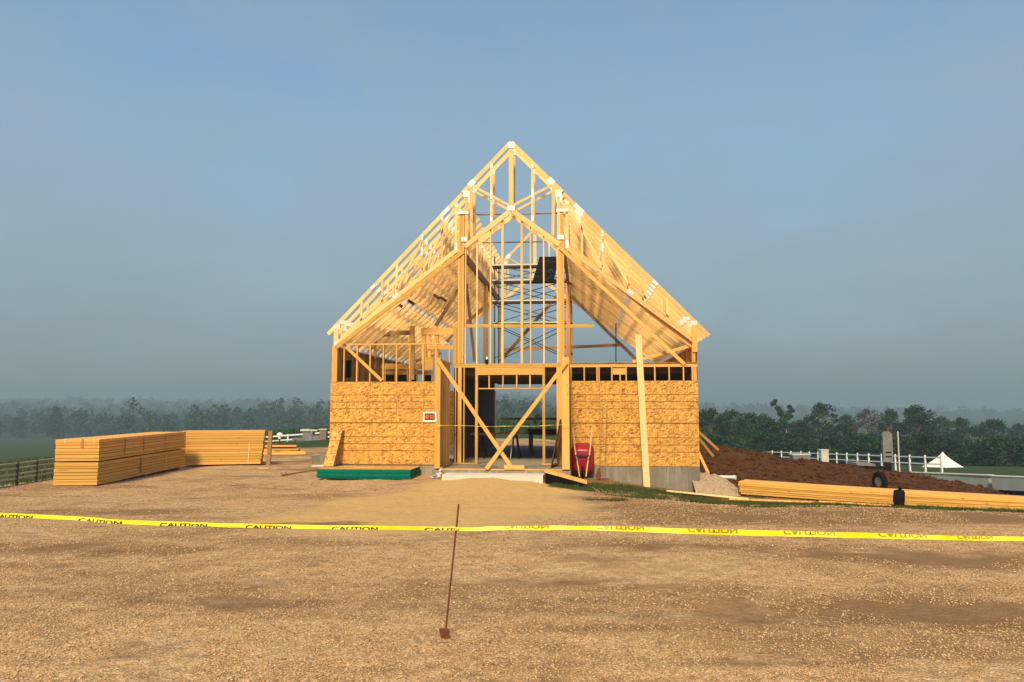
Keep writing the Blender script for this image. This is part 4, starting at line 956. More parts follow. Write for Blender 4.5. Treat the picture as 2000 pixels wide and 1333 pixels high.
# concrete block by the left corner, rake pole, scrap
p = at(628, 904, 26.3); e = empty('concrete_block', (p.x, p.y, ground(p.x, p.y))); tag(e, 'grey concrete block on the gravel beside the left house corner', 'block')
m_ = MB(); m_.box(-.30, .42, -.2, .5, .06, .36); m_.build('block', CONC, e); m_ = MB(); m_.box(-.28, .4, -.24, .45, -.08, .058); m_.build('footing', CONC_PALE, e)
p, q = gp(548, 931), gp(640, 918); e = empty('fallen_pole', p); tag(e, 'thin brown pole lying on the gravel left of the green-edged stack', 'pole')
m_ = MB(); m_.tube([(0, 0, .03), (q - p) * .5 + Vector((0, 0, .04)), (q - p) + Vector((0, 0, .05))], [.03, .025, .028], 7); m_.build('shaft', PINE_OLD, e)
for k in range(7):
    m_ = MB(); x = .05 + .07 * k; c = (q - p).normalized() * x; m_.tube([c + Vector((0, 0, .03)), c + Vector((random.uniform(-.06, .06), -.04, .06 + random.random() * .10))], [.018, .006], 5); m_.build('root_stub', PINE_OLD, e)
p = gp(512, 917); e = empty('wood_offcut', p); tag(e, 'pale wood offcut on the gravel below the cross stack', 'wood scrap'); m_ = MB(); m_.board((-.12, .05, .02), (.25, -.05, .02), .1, .02, (0, 0, 1)); m_.build('chip', PINE_PALE, e)

# ------------------------------------------------------------------ stake and caution tape in the foreground
sb_ = Vector((-.482, 5.46, ground(-.482, 5.46))); stp = at(896, 985, 5.46)
e = empty('metal_stake', sb_); tag(e, 'thin rusty steel stake with a flat foot plate holding the caution tape', 'stake')
m_ = MB(); m_.tube([(-.002, 0, -.05), stp - sb_], .0068, 8); m_.build('rod', RUST, e)
m_ = MB(); w1, w0, hh = .040, .018, .085
for y0, fl in ((-.010, False), (.0, True)):
    q = [(-w1, y0, hh - .01), (-w0, y0, -.012), (w0 + .008, y0, -.012), (w1, y0, hh - .028), (w1 - .012, y0, hh - .012)]
    m_.face(q if not fl else q[::-1])
q0 = [(-w1, -.010, hh - .01), (-w0, -.010, -.012), (w0 + .008, -.010, -.012), (w1, -.010, hh - .028), (w1 - .012, -.010, hh - .012)]
for i in range(5): a_, b_ = Vector(q0[i]), Vector(q0[(i + 1) % 5]); d_ = Vector((0, .010, 0)); m_.face([b_, a_, a_ + d_, b_ + d_])
m_.build('foot_plate', RUST, e)

class Ribbon:
    def __init__(s, pts):   # (px, py, width px, depth Y)
        s.p = [at(px, py, Y) for px, py, w, Y in pts]; s.px = [q[0] for q in pts]; s.w = [  .78 * q[2] / FPX * q[3] for q in pts]
    def ev(s, px, t):       # t in [-.5,.5] across
        px = min(max(px, s.px[0]), s.px[-1]); i = max(0, min(len(s.px) - 2, sum(1 for q in s.px[1:-1] if q <= px)))
        f_ = (px - s.px[i]) / (s.px[i + 1] - s.px[i])
        P0, P1, P2, P3 = (s.p[max(0, min(len(s.p) - 1, i + k))] for k in (-1, 0, 1, 2))
        c = .5 * ((2 * P1) + (P2 - P0) * f_ + (2 * P0 - 5 * P1 + 4 * P2 - P3) * f_ ** 2 + (3 * P1 - P0 - 3 * P2 + P3) * f_ ** 3)
        w = s.w[i] + (s.w[i + 1] - s.w[i]) * f_
        tw = .30 + .75 * noise.noise(Vector((px * .011, 2.2, 0))); up = Vector((0, math.sin(tw), math.cos(tw)))
        return c + up * (w * t) + Vector((0, .004 * noise.noise(Vector((px * .03, t * 2, 5))), .002 * noise.noise(Vector((px * .05, t, 9)))))
def tape(name, label, pts, words, flip, mat_ink):
    rb_ = Ribbon(pts); x0, x1 = pts[0][0], pts[-1][0]; n = int((x1 - x0) / 9); m_ = MB()
    for i in range(n):
        a, b = x0 + (x1 - x0) * i / n, x0 + (x1 - x0) * (i + 1) / n
        for t0, t1 in ((-.5, -.1), (-.1, .5)): m_.face([rb_.ev(a, t0), rb_.ev(b, t0), rb_.ev(b, t1), rb_.ev(a, t1)], smooth=True)
    me = m_.mesh(name, TAPE); bm2 = bmesh.new(); bm2.from_mesh(me); bmesh.ops.remove_doubles(bm2, verts=bm2.verts, dist=1e-5); bm2.to_mesh(me); bm2.free()
    o = ob(name, me); tag(o, label, 'tape')
    for (wx, ww, body) in words:
        tm, co = text_mesh(body, 1.0, 1.0, .03)
        bm2 = bmesh.new(); bm2.from_mesh(tm)
        mn = co[:, 0].min(); wd = co[:, 0].max() - mn; hm = co[:, 1].max()
        for v_, c in zip(bm2.verts, co): v_.co = Vector(((c[0] - mn) / wd, c[1] / hm, 0))
        cut = .30
        bmesh.ops.bisect_plane(bm2, geom=bm2.verts[:] + bm2.edges[:] + bm2.faces[:], plane_co=(0, cut, 0), plane_no=(0, -1, 0), clear_outer=True)
        for v_ in bm2.verts:
            t_ = (v_.co.y - cut) / (1 - cut) * .64 - .485
            if flip: t_ = -t_
            v_.co = rb_.ev(wx + ww * v_.co.x, t_) + Vector((0, -.0016, 0))
        bmesh.ops.recalc_face_normals(bm2, faces=bm2.faces)
        bm2.to_mesh(tm); bm2.free(); tm.materials.clear(); tm.materials.append(mat_ink); tm.update()
        ob('printed_word', tm, o)
tape('caution_tape', 'yellow caution tape with black upright lettering left of the stake',
     [(-650, 982, 10, 6.5), (-300, 994, 10, 6.2), (-90, 1002, 10, 5.95), (0, 1006, 10, 5.9), (150, 1013, 10, 5.8), (240, 1020, 10, 5.75), (405, 1025, 10, 5.65), (568, 1029, 9.5, 5.6), (735, 1031, 9.5, 5.5), (891, 1033, 8, 5.44)],
     [(-500, 84, 'CAUTION'), (-336, 84, 'CAUTION'), (-174, 84, 'CAUTION'), (-12, 78, 'CAUTION'), (153, 86, 'CAUTION'), (318, 87, 'CAUTION'), (480, 89, 'CAUTION'), (648, 90, 'CAUTION'), (818, 70, 'CAUTI')], False, INK)
tape('caution_tape', 'yellow caution tape with faded upside-down lettering right of the stake',
     [(889, 1033.5, 6, 5.44), (930, 1034, 9, 5.42), (985, 1032, 10, 5.4), (1165, 1032, 12, 5.3), (1345, 1038, 13, 5.25), (1530, 1042.5, 14, 5.2), (1715, 1047, 13, 5.15), (1850, 1051, 11, 5.1), (2000, 1053, 10, 5.05), (2090, 1056, 10, 5.0), (2350, 1064, 11, 4.9), (2700, 1076, 11, 4.7)],
     [(985, 95, 'CAUTION'), (1163, 95, 'CAUTION'), (1343, 98, 'CAUTION'), (1530, 98, 'CAUTION'), (1715, 95, 'CAUTION'), (1870, 66, 'CAUTION'), (2080, 98, 'CAUTION'), (2270, 98, 'CAUTION')], True, INKFADE)
kb = empty('tape_knot', at(893, 1033, 5.44)); tag(kb, 'small knot of yellow tape tied round the rusty stake', 'tape')
m_ = MB(); m_.tube([(-.013, -.004, -.012), (0, -.011, 0), (.014, -.004, .011)], [.006, .009, .006], 7); m_.build('wrap', TAPE, kb)

# ------------------------------------------------------------------ fences, walls, tent, small background things
def fence(name, label, pts, nposts, h, rails, mat, rmat=None, pw=.12, rh=.11, zoff=0.0, gr='paddock fences'):
    root = empty(name, (pts[0][0], pts[0][1], 0)); tag(root, label, 'fence'); rmat = rmat or mat
    o = Vector((pts[0][0], pts[0][1], 0)); seg = list(zip(pts, pts[1:])); L = [math.dist(a, b) for a, b in seg]; tot = sum(L); P = []
    for k in range(nposts):
        s_ = tot * k / (nposts - 1); i = 0
        while i < len(L) - 1 and s_ > L[i]: s_ -= L[i]; i += 1
        f_ = s_ / L[i]; x = seg[i][0][0] + (seg[i][1][0] - seg[i][0][0]) * f_; y = seg[i][0][1] + (seg[i][1][1] - seg[i][0][1]) * f_
        P.append(Vector((x, y, ground(x, y, False) + zoff)))
    for p in P: m_ = MB(); m_.board(p - o + Vector((0, 0, -.2)), p - o + Vector((0, 0, h)), pw, pw); m_.build('post', mat, root)
    for a, b in zip(P, P[1:]):
        for r in rails: m_ = MB(); n = Vector((-(b - a).y, (b - a).x, 0)); m_.board(a - o + Vector((0, 0, h * r)), b - o + Vector((0, 0, h * r)), rh, .05, n); m_.build('rail', rmat, root)
    return root
def XY(px, Y): return ((px - 1000) / FPX * Y, Y)
fence('black_rail_fence', 'low dark rail fence at the far left beside the lumber', [XY(-480, 12.5), XY(-60, 17.3), XY(45, 19.2), XY(78, 20.2), XY(125, 21.4)], 9, .74, (.22, .45, .60, .80, .97), FENCEBLK, FENCEGREY, .055, .035, -.12)
fence('white_paddock_fence', 'white vinyl rail fence at the far left behind the cross stack', [XY(500, 88), XY(590, 86), XY(665, 84)], 6, 1.15, (.45, .9), WHITE, None, .16, .17, -.1)
fence('white_paddock_fence', 'long white vinyl rail fence running behind the dirt mound', [XY(1455, 98), XY(1560, 86), XY(1690, 72), XY(1830, 62)], 19, 1.25, (.42, .86), WHITE, None, .13, .105, .25)
# field wall and stone pier at left
p = at(605, 857, 68); gz = ground(p.x, p.y, False)
e = empty('stone_pier', (p.x, p.y, gz)); tag(e, 'pale stone gate pier with capstones before the left white fence', 'pier')
m_ = MB(); m_.box(-.55, .35, -.4, .4, -.3, .95); m_.build('shaft', GREY, e); m_ = MB(); m_.box(-.75, .1, -.5, .5, .955, 1.13); m_.build('capstone', CONC_PALE, e); m_ = MB(); m_.box(.36, .95, -.35, .35, -.3, .55); m_.build('wing_wall', GREY, e); m_ = MB(); m_.box(.14, .75, -.42, .42, .96, 1.08); m_.build('capstone', CONC_PALE, e)
m_ = MB(); m_.box(-1.5, -.56, -.3, .3, -.3, .35); m_.build('base_block', GREY, e)
p = at(632, 850, 66); e = empty('brick_post', (p.x, p.y, ground(p.x, p.y, False))); tag(e, 'small brown brick post beside the stone pier', 'post')
m_ = MB(); m_.box(-.3, .3, -.3, .3, -.2, .95); m_.build('shaft', simple('brown_brick', (.22, .15, .12), .9, 0, 12, .3), e); m_ = MB(); m_.box(-.34, .34, -.34, .34, .952, 1.03); m_.build('cap', CONC_PALE, e)
p = at(546, 868, 40); e = empty('garden_lantern', (p.x, p.y, ground(p.x, p.y, False))); tag(e, 'small white mushroom-shaped lantern beyond the loose boards', 'lantern')
m_ = MB(); m_.tube([(0, 0, 0), (0, 0, .35)], .03, 8); m_.build('stem', DARKMETAL, e); m_ = MB(); m_.tube([(0, 0, .35), (0, 0, .47), (0, 0, .5)], [.07, .09, .06], 12); m_.build('globe', WHITE, e)
m_ = MB(); m_.tube([(0, 0, .56), (0, 0, .63), (0, 0, .69)], [.17, .13, .03], 14); m_.build('hood', WHITE, e)

# stone box and pier on the white fence, trailer, grey slab, pole
p = at(1562, 896, 80); e = empty('stone_planter', (p.x, p.y, ground(p.x, p.y, False))); tag(e, 'grey stone box in front of the right white fence', 'planter')
m_ = MB(); m_.box(-.9, .9, -.5, .5, 0, 1.2); m_.build('box', GREY, e); m_ = MB(); m_.box(-.98, .98, -.58, .58, 1.203, 1.3); m_.build('coping', CONC_PALE, e)
p = at(1609, 905, 74); e = empty('gate_pillar', (p.x, p.y, ground(p.x, p.y, False))); tag(e, 'square pale pillar interrupting the right white fence', 'pillar')
m_ = MB(); m_.box(-.36, .36, -.36, .36, -.3, 1.75); m_.build('shaft', CONC_PALE, e); m_ = MB(); m_.box(-.41, .41, -.41, .41, 1.752, 1.86); m_.build('cap', CONC_PALE, e); m_ = MB(); m_.box(-.42, -.365, -.1, .1, .8, 1.0); m_.build('latch', BLACK, e)
p = at(1680, 912, 36); tz = HCAM - 114 / FPX * 36
e = empty('flatbed_trailer', (p.x, p.y, ground(p.x, p.y, False))); tag(e, 'dark flatbed trailer half hidden behind the dirt mound', 'trailer'); tz -= ground(p.x, p.y, False)
m_ = MB(); m_.board((-1.9, 0, tz + .12), (1.1, 0, tz - .02), .14, 1.5, (0, 1, 0)); m_.build('bed', BLACK, e)
m_ = MB(); m_.board((-.4, 0, tz + .16), (.5, 0, tz + .12), .14, 1.0, (0, 1, 0)); m_.build('load', GREY, e)
for x in (-1.2, .4): w_ = torus(.24, .09, 20, 8).build('wheel', BLACK, e, (x, -.8, .33)); w_.rotation_euler = (0, 0, R(90))
p = at(1734, 903, 52); zt_ = at(1734, 843, 52).z; zb3 = at(1734, 903, 52).z; gg = ground(p.x, p.y, False)
e = empty('stone_slab', (p.x, p.y, gg)); tag(e, 'tall grey weathered slab with rounded top and two slots beyond the mound', 'slab')
m_ = MB(); hs_ = zt_ - gg; hb = zb3 - gg; n = 10; wS = .33
out = [(-wS, hb), (wS - .0, hb)] + [(wS * math.cos(R(a)) * 1.0, hs_ - .28 + .28 * math.sin(R(a))) for a in range(0, 181, 15)]
fr = [Vector((x, -.12, z)) for x, z in out]; bk = [Vector((x, .12, z)) for x, z in out]
m_.face(fr); m_.face(bk[::-1])
for i in range(len(out)): j = (i + 1) % len(out); m_.face([fr[j], fr[i], bk[i], bk[j]])
sl_ = m_.build('slab', GREY, e)
for z in (.38, .68): m_ = MB(); m_.box(-.2, .22, -.135, -.12, hb + z - .05, hb + z + .05); m_.build('slot', BLACK, sl_)
m_ = MB(); m_.box(-.2, .2, -.1, .1, -.2, hb - .003); m_.build('foot', BLACK, e)
m_ = MB(); m_.tube([(.1, 0, hs_ - .05), (.12, 0, hs_ + .3)], [.12, .09], 8); m_.build('rusty_cap', RUST, e)
p = at(1757, 920, 54); e = empty('flag_pole', (p.x, p.y, ground(p.x, p.y, False))); tag(e, 'thin pale pole standing right of the grey slab', 'pole'); zt_ = at(1757, 845, 54).z - ground(p.x, p.y, False)
m_ = MB(); m_.tube([(0, 0, -.2), (0, 0, zt_)], [.06, .045], 8); m_.build('shaft', CONC_PALE, e); m_ = MB(); m_.tube([(0, 0, zt_), (0, 0, zt_ + .08)], [.055, .02], 8); m_.build('finial', CONC_PALE, e)
# pagoda tent
p = at(1843, 924, 78); tz = at(1843, 919, 78).z; tt = at(1841, 883, 78).z
e = empty('pagoda_tent', (p.x, p.y, tz - 1.6), R(20)); tag(e, 'white peaked pagoda tent beyond the grey panel wall', 'tent')
hT = tt - tz; m_ = MB(); ring = []
for k in range(9):
    f_ = k / 8; r = 1.55 * (1 - f_) ** 1.35 + .03; z = 1.6 + .12 + (hT - .12) * f_; ring.append([Vector((r * sx2, r * sy2, z)) for sx2, sy2 in ((-1, -1), (1, -1), (1, 1), (-1, 1))])
for a_, b_ in zip(ring, ring[1:]):
    for i in range(4): m_.face([a_[i], a_[(i + 1) % 4], b_[(i + 1) % 4], b_[i]], smooth=False)
m_.build('canopy', TENT, e)
for sx2, sy2 in ((-1, -1), (1, -1), (1, 1), (-1, 1)): m_ = MB(); m_.tube([(1.5 * sx2, 1.5 * sy2, -2), (1.5 * sx2, 1.5 * sy2, 1.75)], .05, 6); m_.build('pole', WHITE, e)
m_ = MB(); m_.box(-1.55, 1.55, -1.56, -1.545, 1.35, 1.719); m_.build('valance', TENT, e)
# long grey low building at right
p0, p1 = at(1772, 924, 47), at(1931, 930, 41.5); gz = -5.0
e = empty('grey_panel_wall', (p0.x, p0.y, 0)); tag(e, 'long low grey panel wall beyond the mound at far right', 'wall')
d_ = Vector((p1.x - p0.x, p1.y - p0.y, 0)); m_ = MB(); nrm = Vector((-d_.y, d_.x, 0)).normalized()
m_.board(nrm * .2 + Vector((0, 0, (p0.z + gz) / 2)), d_ + nrm * .2 + Vector((0, 0, (p1.z + gz) / 2)), p0.z - gz, .4, nrm); m_.build('panel', GREYWALL, e)
m_ = MB(); m_.board(nrm * .2 + Vector((0, 0, p0.z + .04)), d_ + nrm * .2 + Vector((0, 0, p1.z + .04)), .05, .46, nrm); m_.build('coping', CONC_PALE, e)
p2, p3 = at(1937, 931, 41), at(2060, 936, 38); d2_ = p3 - p2; d2_.z = 0; n2_ = Vector((-d2_.y, d2_.x, 0)).normalized(); oo = Vector((p2.x - p0.x, p2.y - p0.y, 0))
m_ = MB(); m_.board(oo + n2_ * .2 + Vector((0, 0, p2.z - .35)), oo + d2_ + n2_ * .2 + Vector((0, 0, p3.z - .35)), .70, .4, n2_); m_.build('shaded_panel', GREYWALL_SHADED, e)  # right block in shadow: shadow put into its darker grey
m_ = MB(); m_.board(oo + n2_ * 2.2 + Vector((0, 0, p2.z - 1.6)), oo + d2_ + n2_ * 2.2 + Vector((0, 0, p3.z - 1.6)), 1.75, 3.6, n2_); m_.build('shade_block', SKIRT_SHADE, e)  # black block added for the shadow below this wall
m_ = MB(); m_.board(oo + n2_ * .2 + Vector((0, 0, p2.z + .03)), oo + d2_ + n2_ * .2 + Vector((0, 0, p3.z + .03)), .05, .46, n2_); m_.build('coping', CONC_PALE, e)
# roof of a house among the trees
p = at(1656, 856, 165); e = empty('far_house', (p.x, p.y, ground(p.x, p.y, False)), R(25)); tag(e, 'grey house roof glimpsed between the trees at right', 'house')
zr_ = at(1656, 858, 165).z - ground(p.x, p.y, False)
m_ = MB(); m_.box(-2.4, 2.4, -2, 2, 0, zr_); m_.build('wall', CONC_PALE, e)
m_ = MB(); A = [Vector((-2.8, -2.4, zr_ - .1)), Vector((2.8, -2.4, zr_ - .1)), Vector((2.8, 0, zr_ + 1.9)), Vector((-2.8, 0, zr_ + 1.9)), Vector((-2.8, 2.4, zr_ - .1)), Vector((2.8, 2.4, zr_ - .1))]
m_.face([A[0], A[1], A[2], A[3]]); m_.face([A[3], A[2], A[5], A[4]]); m_.face([A[0], A[3], A[4]]); m_.face([A[1], A[5], A[2]]); m_.build('roof', ROOFT, e)

# ------------------------------------------------------------------ vegetation
def leaf_quads(centres, radii, per, size, flat=.8, seed=0):
    g = np.random.default_rng(seed); n = len(centres) * per
    c = np.repeat(np.array(centres), per, 0); r = np.repeat(np.array(radii), per)
    d = g.normal(size=(n, 3)); d /= np.linalg.norm(d, axis=1)[:, None]
    pos = c + d * (r * g.random(n) ** .45)[:, None] * np.array([1, 1, flat])
    a = g.normal(size=(n, 3)); a /= np.linalg.norm(a, axis=1)[:, None]; b = np.cross(a, g.normal(size=(n, 3))); b /= np.linalg.norm(b, axis=1)[:, None]
    s = size * (.55 + .9 * g.random(n))[:, None]
    V = np.stack([pos - a * s, pos + b * s * .55, pos + a * s, pos - b * s * .55], 1).reshape(-1, 3)
    return V, np.arange(n * 4).reshape(-1, 4)
def tree_proto(seed, h, spread, base, kind='round', nl=26, per=95, leaf=.19, lean=0.0):
    """unit-free tree of height h: returns (trunk mesh builder data, crown verts, faces)"""
    g = random.Random(seed); tk = MB(); pts = []; top = h * .8
    for k in range(6):
        f_ = k / 5; pts.append(Vector((lean * f_ + g.uniform(-.03, .03) * h * f_, g.uniform(-.02, .02) * h * f_, top * f_)))
    tk.tube(pts, [h * .022 * (1 - .8 * k / 5) + .02 for k in range(6)], 7)
    cen, rad = [], []
    for k in range(nl):
        f_ = base + (1 - base) * ((k + g.random()) / nl)
        if kind == 'round': env = math.sin(min(1, (f_ - base) / (1 - base) * .86 + .14) * math.pi) ** .6
        elif kind == 'tall': env = .55 + .45 * math.sin(f_ * 9 + seed)
        else: env = (1 - (f_ - base) / (1 - base)) ** .8 + .12
        ang = g.uniform(0, 2 * math.pi); rr_ = spread * env * (g.random() ** .5)
        i = min(4, int(f_ * .8 / .8 * 5 * .8)); st_ = pts[max(1, min(4, i))]
        c = Vector((lean * f_ + rr_ * math.cos(ang), rr_ * math.sin(ang), h * f_))
        r = spread * g.uniform(.22, .40)
        cen.append(c); rad.append(r)
        if k % 2 == 0: tk.tube([st_ + (c - st_) * .0, st_.lerp(c, .55) + Vector((0, 0, -.04 * h * g.random())), c], [h * .009, h * .006, h * .002], 5)
    V, Q = leaf_quads([tuple(c) for c in cen], rad, per, leaf, .75, seed)
    return tk, V, Q
PROTO = []
for i, (h, sp_w, base, kind, nl, per, lean) in enumerate(((11, 3.4, .22, 'round', 46, 95, .3), (9, 3.8, .18, 'round', 46, 95, -.3), (12.5, 2.5, .40, 'tall', 40, 150, .6), (10, 3.2, .25, 'round', 30, 80, .2), (7, 3.6, .08, 'round', 46, 90, 0), (10, 2.0, .08, 'cone', 34, 90, 0), (5, 3.4, .05, 'round', 40, 90, 0))):
    tk, V, Q = tree_proto(11 + i * 3, h, sp_w, base, kind, nl, per, .20, lean)
    if i == 2:      # slim tree: separate clumps on a few long limbs
        gg2 = random.Random(2); tk = MB(); tr_p = [Vector((.9, 0, 0)), Vector((.75, 0, 3)), Vector((.45, 0, 5.5)), Vector((.1, 0, 7.5)), Vector((-.6, 0, 10))]
        tk.tube(tr_p, [.2, .17, .13, .09, .03], 7); cl = []
        for cx_, cz_, rr2 in ((-2.0, 11.4, .75), (-1.5, 12.1, .55), (-1.5, 10.4, .8), (-.9, 9.6, .85), (-.4, 9.0, .8), (.3, 8.3, .8), (1.5, 10.6, .7), (1.9, 9.9, .65), (1.2, 9.3, .75), (1.6, 8.6, .6), (.8, 8.2, .8), (-.6, 7.6, .9), (.2, 7.0, .95), (.8, 6.4, .8), (-.2, 5.9, .8), (.6, 5.2, .7), (-.7, 6.6, .6)):
            c_ = Vector((cx_, gg2.uniform(-.9, .9), cz_)); cl.append((c_, rr2)); b0 = min(tr_p, key=lambda q2: abs(q2.z - (cz_ - 1.6))); tk.tube([b0, b0.lerp(c_, .6) + Vector((0, 0, -.15)), c_], [.07, .045, .015], 5)
        V, Q = leaf_quads([tuple(c_) for c_, _ in cl for _ in range(3)], [x_ for _, x_ in cl for _ in range(3)], 70, .16, .8, 8)
        V = V + 0.0
    PROTO.append((tk.mesh('trunk', BARK_PALE if i in (2, 3) else BARK), npmesh('crown', V, Q, LEAF), h))
dryc = PROTO[3][1].copy(); dryc.materials.clear(); dryc.materials.append(LEAF_DRY)
def tree(pr, px, pytop, Y, label, name='tree', sx3=1.0, dry=False, cat='tree', group=None):
    x = (px - 1000) / FPX * Y; zt = at(px, pytop, Y).z; gz = ground(x, Y, False)
    tm, cm, h = PROTO[pr]; s = max(.25, (zt - gz) / (h * 1.06))
    e = empty(name, (x, Y, gz - .1), 0.0 if pr == 2 else random.uniform(0, 6.28)); e.scale = (s * sx3, s * sx3, s); tag(e, label, cat, group)
    ob('trunk', tm, e); ob('crown', dryc if dry else cm, e); return e
tree(2, 1528, 772, 128, 'tallest slim dark tree with clumped crown rising above the wood', sx3=1.0)
tree(3, 1600, 784, 132, 'broad rounded tree with pale bare limbs right of the tallest tree', sx3=1.4)
tree(3, 1690, 796, 140, 'thin brownish half-bare tree left of the big rounded tree', dry=True, sx3=1.1)
tree(0, 1785, 790, 118, 'largest rounded tree above the peaked tent', sx3=1.4)
tree(0, 1735, 797, 128, 'rounded tree behind the grey slab', sx3=1.0)
tree(1, 1385, 796, 105, 'dark bushy tree touching the right house wall', sx3=1.0)
tree(1, 1425, 799, 112, 'second dark bushy tree from the right house wall', sx3=1.0)
tree(4, 1462, 806, 120, 'third bushy tree from the right house wall', sx3=1.2)
tree(4, 1495, 816, 108, 'bushy tree below the tallest tree', sx3=1.1)
tree(4, 1560, 834, 112, 'low bushy tree below the broad pale-limbed tree', sx3=1.1)
tree(4, 1640, 826, 122, 'bushy tree below the far house roof', sx3=1.1)
tree(1, 1868, 814, 128, 'medium tree just right of the largest rounded tree', sx3=1.0)
tree(5, 1915, 822, 160, 'narrow pointed tree near the right edge', sx3=1.1)
tree(5, 1952, 830, 175, 'smaller pointed tree next to the right edge', sx3=1.1)
tree(1, 1985, 826, 150, 'rounded tree at the right edge of the wood', sx3=1.0)
lowl = ['first', 'second', 'third', 'fourth', 'fifth', 'sixth', 'seventh', 'eighth', 'ninth', 'tenth', 'eleventh', 'twelfth', 'thirteenth', 'fourteenth']
for k in range(14):
    px = 1392 + k * 46 + random.uniform(-8, 8); Y = 96 - k * 1.0 + random.uniform(-3, 3)
    tree(6, px, 850 + 10 * math.sin(k * 1.9) + k * .8, Y, lowl[k] + ' low bush from the house in the row behind the white fence', 'bush', 1.75, cat='bush', group='low bushes behind the right white fence')
for k in range(12):
    px = 1380 + k * 56 + random.uniform(-10, 10)
    tree((1, 4, 0)[k % 3], px, 816 + 9 * math.sin(k * 2.3) + (10 if k > 8 else 0), 150 + random.uniform(-8, 14), lowl[k] + ' tree from the house in the hazy back row of the wood', sx3=1.25, group='hazy back row of trees')
# trees seen through the open hall
tree(1, 1052, 806, 75, 'dark leafy tree seen through the open hall', sx3=.7)
tree(5, 1088, 800, 130, 'pointed hazy tree seen through the right of the hall', sx3=.9)
# shrub on the mound, pale dock
sh_ = empty('shrub', (at(1785, 945, 30).x, 30, mound(at(1785, 945, 30).x, 30) - .05)); tag(sh_, 'small yellow-green shrub on the crest of the dirt mound', 'shrub')
V, Q = leaf_quads([(random.uniform(-.8, .8), random.uniform(-.3, .3), random.uniform(.0, .18)) for _ in range(16)], [.22] * 16, 70, .045, .7, 5)
ob('foliage', npmesh('foliage', V, Q, GRASSM), sh_); m_ = MB(); m_.tube([(0, 0, -.1), (.05, 0, .2)], .015, 5); m_.build('stem', BARK, sh_)

# far woods: one mass
cen, rad = [], []; g = np.random.default_rng(4)
def scatter(n, x0, x1, y0, y1, hh, rr0, px_max=1e9, quadsize=None):
    out = []
    while len(out) < n:
        x = g.uniform(x0, x1); y = g.uniform(y0, y1)
        if x > .20 * y and y < 1020: continue
        out.append((x, y))
    return out
def woods(name, label, pts, h0, r0, per, qs, seed, mat):
    c, r = [], []; gg = random.Random(seed)
    for x, y in pts:
        z = ground(x, y, True); h = h0 * gg.uniform(.6, 1.2) * (1 + .75 * fbm(x, y, 110 if y < 520 else 300, 2))
        for q in range(5):
            f_ = (q + .5) / 5; c.append((x + gg.uniform(-.6, .6) * r0, y + gg.uniform(-.6, .6) * r0, z + h * (.12 + .82 * f_))); r.append(r0 * (1.05 - .55 * abs(f_ - .45)) * gg.uniform(.75, 1.1))
    V, Q = leaf_quads(c, r, per, qs, .8, seed)
    o = ob(name, npmesh(name, V, Q, mat)); o['kind'] = 'stuff'; o['label'] = label; o['category'] = 'woods'; return o
pts = scatter(520, -420, 170, 300, 520, 0, 0)
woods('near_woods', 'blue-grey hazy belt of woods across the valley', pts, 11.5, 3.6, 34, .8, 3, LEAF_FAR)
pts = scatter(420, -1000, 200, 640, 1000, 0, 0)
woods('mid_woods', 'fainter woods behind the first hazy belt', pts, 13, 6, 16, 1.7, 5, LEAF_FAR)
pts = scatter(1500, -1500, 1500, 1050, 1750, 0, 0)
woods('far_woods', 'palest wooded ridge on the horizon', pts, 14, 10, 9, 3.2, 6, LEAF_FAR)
# maize field
n = 15000; x = g.uniform(-46, 26, n); y = g.uniform(100, 132, n); keep = (x < 30); x, y = x[keep], y[keep]; n = len(x)
z = np.array([ground(a, b, False) for a, b in zip(x, y)]); hgt = g.uniform(1.5, 2.1, n); a = g.uniform(0, 6.28, n); w = .16
ang = np.stack([np.cos(a), np.sin(a), 0 * a], 1); base = np.stack([x, y, z], 1); tip = base + np.stack([g.normal(0, .35, n), g.normal(0, .35, n), hgt], 1)
V = np.stack([base - ang * w, base + ang * w, tip + ang * w * .6, tip - ang * w * .6], 1).reshape(-1, 3)
o = ob('maize_field', npmesh('maize_field', V, np.arange(n * 4).reshape(-1, 4), CORNM)); o['kind'] = 'stuff'; o['label'] = 'dark green maize field behind the house'; o['category'] = 'maize'

# grass tufts on the patches
def grass(name, label, spots, h, mat):
    V = []; gg = np.random.default_rng(9)
    for (x, y, hh) in spots:
        zz = ground(x, y); nb = 3
        for _ in range(nb):
            a_ = gg.uniform(0, 6.28); l = hh * gg.uniform(.5, 1.2); w_ = .0055 + .004 * gg.random(); dx, dy = gg.normal(0, .5 * l, 2); ca_, sa_ = math.cos(a_) * w_, math.sin(a_) * w_
            bx, by = x + gg.normal(0, .02), y + gg.normal(0, .02)
            V += [(bx - ca_, by - sa_, zz - .01), (bx + ca_, by + sa_, zz - .01), (bx + dx, by + dy, zz + l)]
    V = np.array(V); o = ob(name, npmesh(name, V, np.arange(len(V)).reshape(-1, 3), mat)); o['kind'] = 'stuff'; o['label'] = label; o['category'] = 'grass'
spots = []
gg = random.Random(3)
for cx, cy, rx, ry in GR_PATCH:
    for _ in range(int(1500 * max(.25, rx * ry))):
        a_ = gg.uniform(0, 6.28); r_ = gg.random() ** .7; x, y = cx + rx * r_ * math.cos(a_) * .95, cy + ry * r_ * math.sin(a_) * .95
        if fbm(x, y, .6, 3) > -.05: spots.append((x, y, gg.uniform(.025, .10)))
for k in range(1400):   # along the foot of the timber stack
    f_ = gg.random(); q = C0.lerp(C1, f_) + nC * gg.uniform(.0, .35) ; 
    if fbm(q.x, q.y, .9, 3) > .0: spots.append((q.x, q.y, gg.uniform(.04, .13)))
grass('grass_tufts', 'green grass tufts along the boards and the house foot', spots, .06, GRASSM)
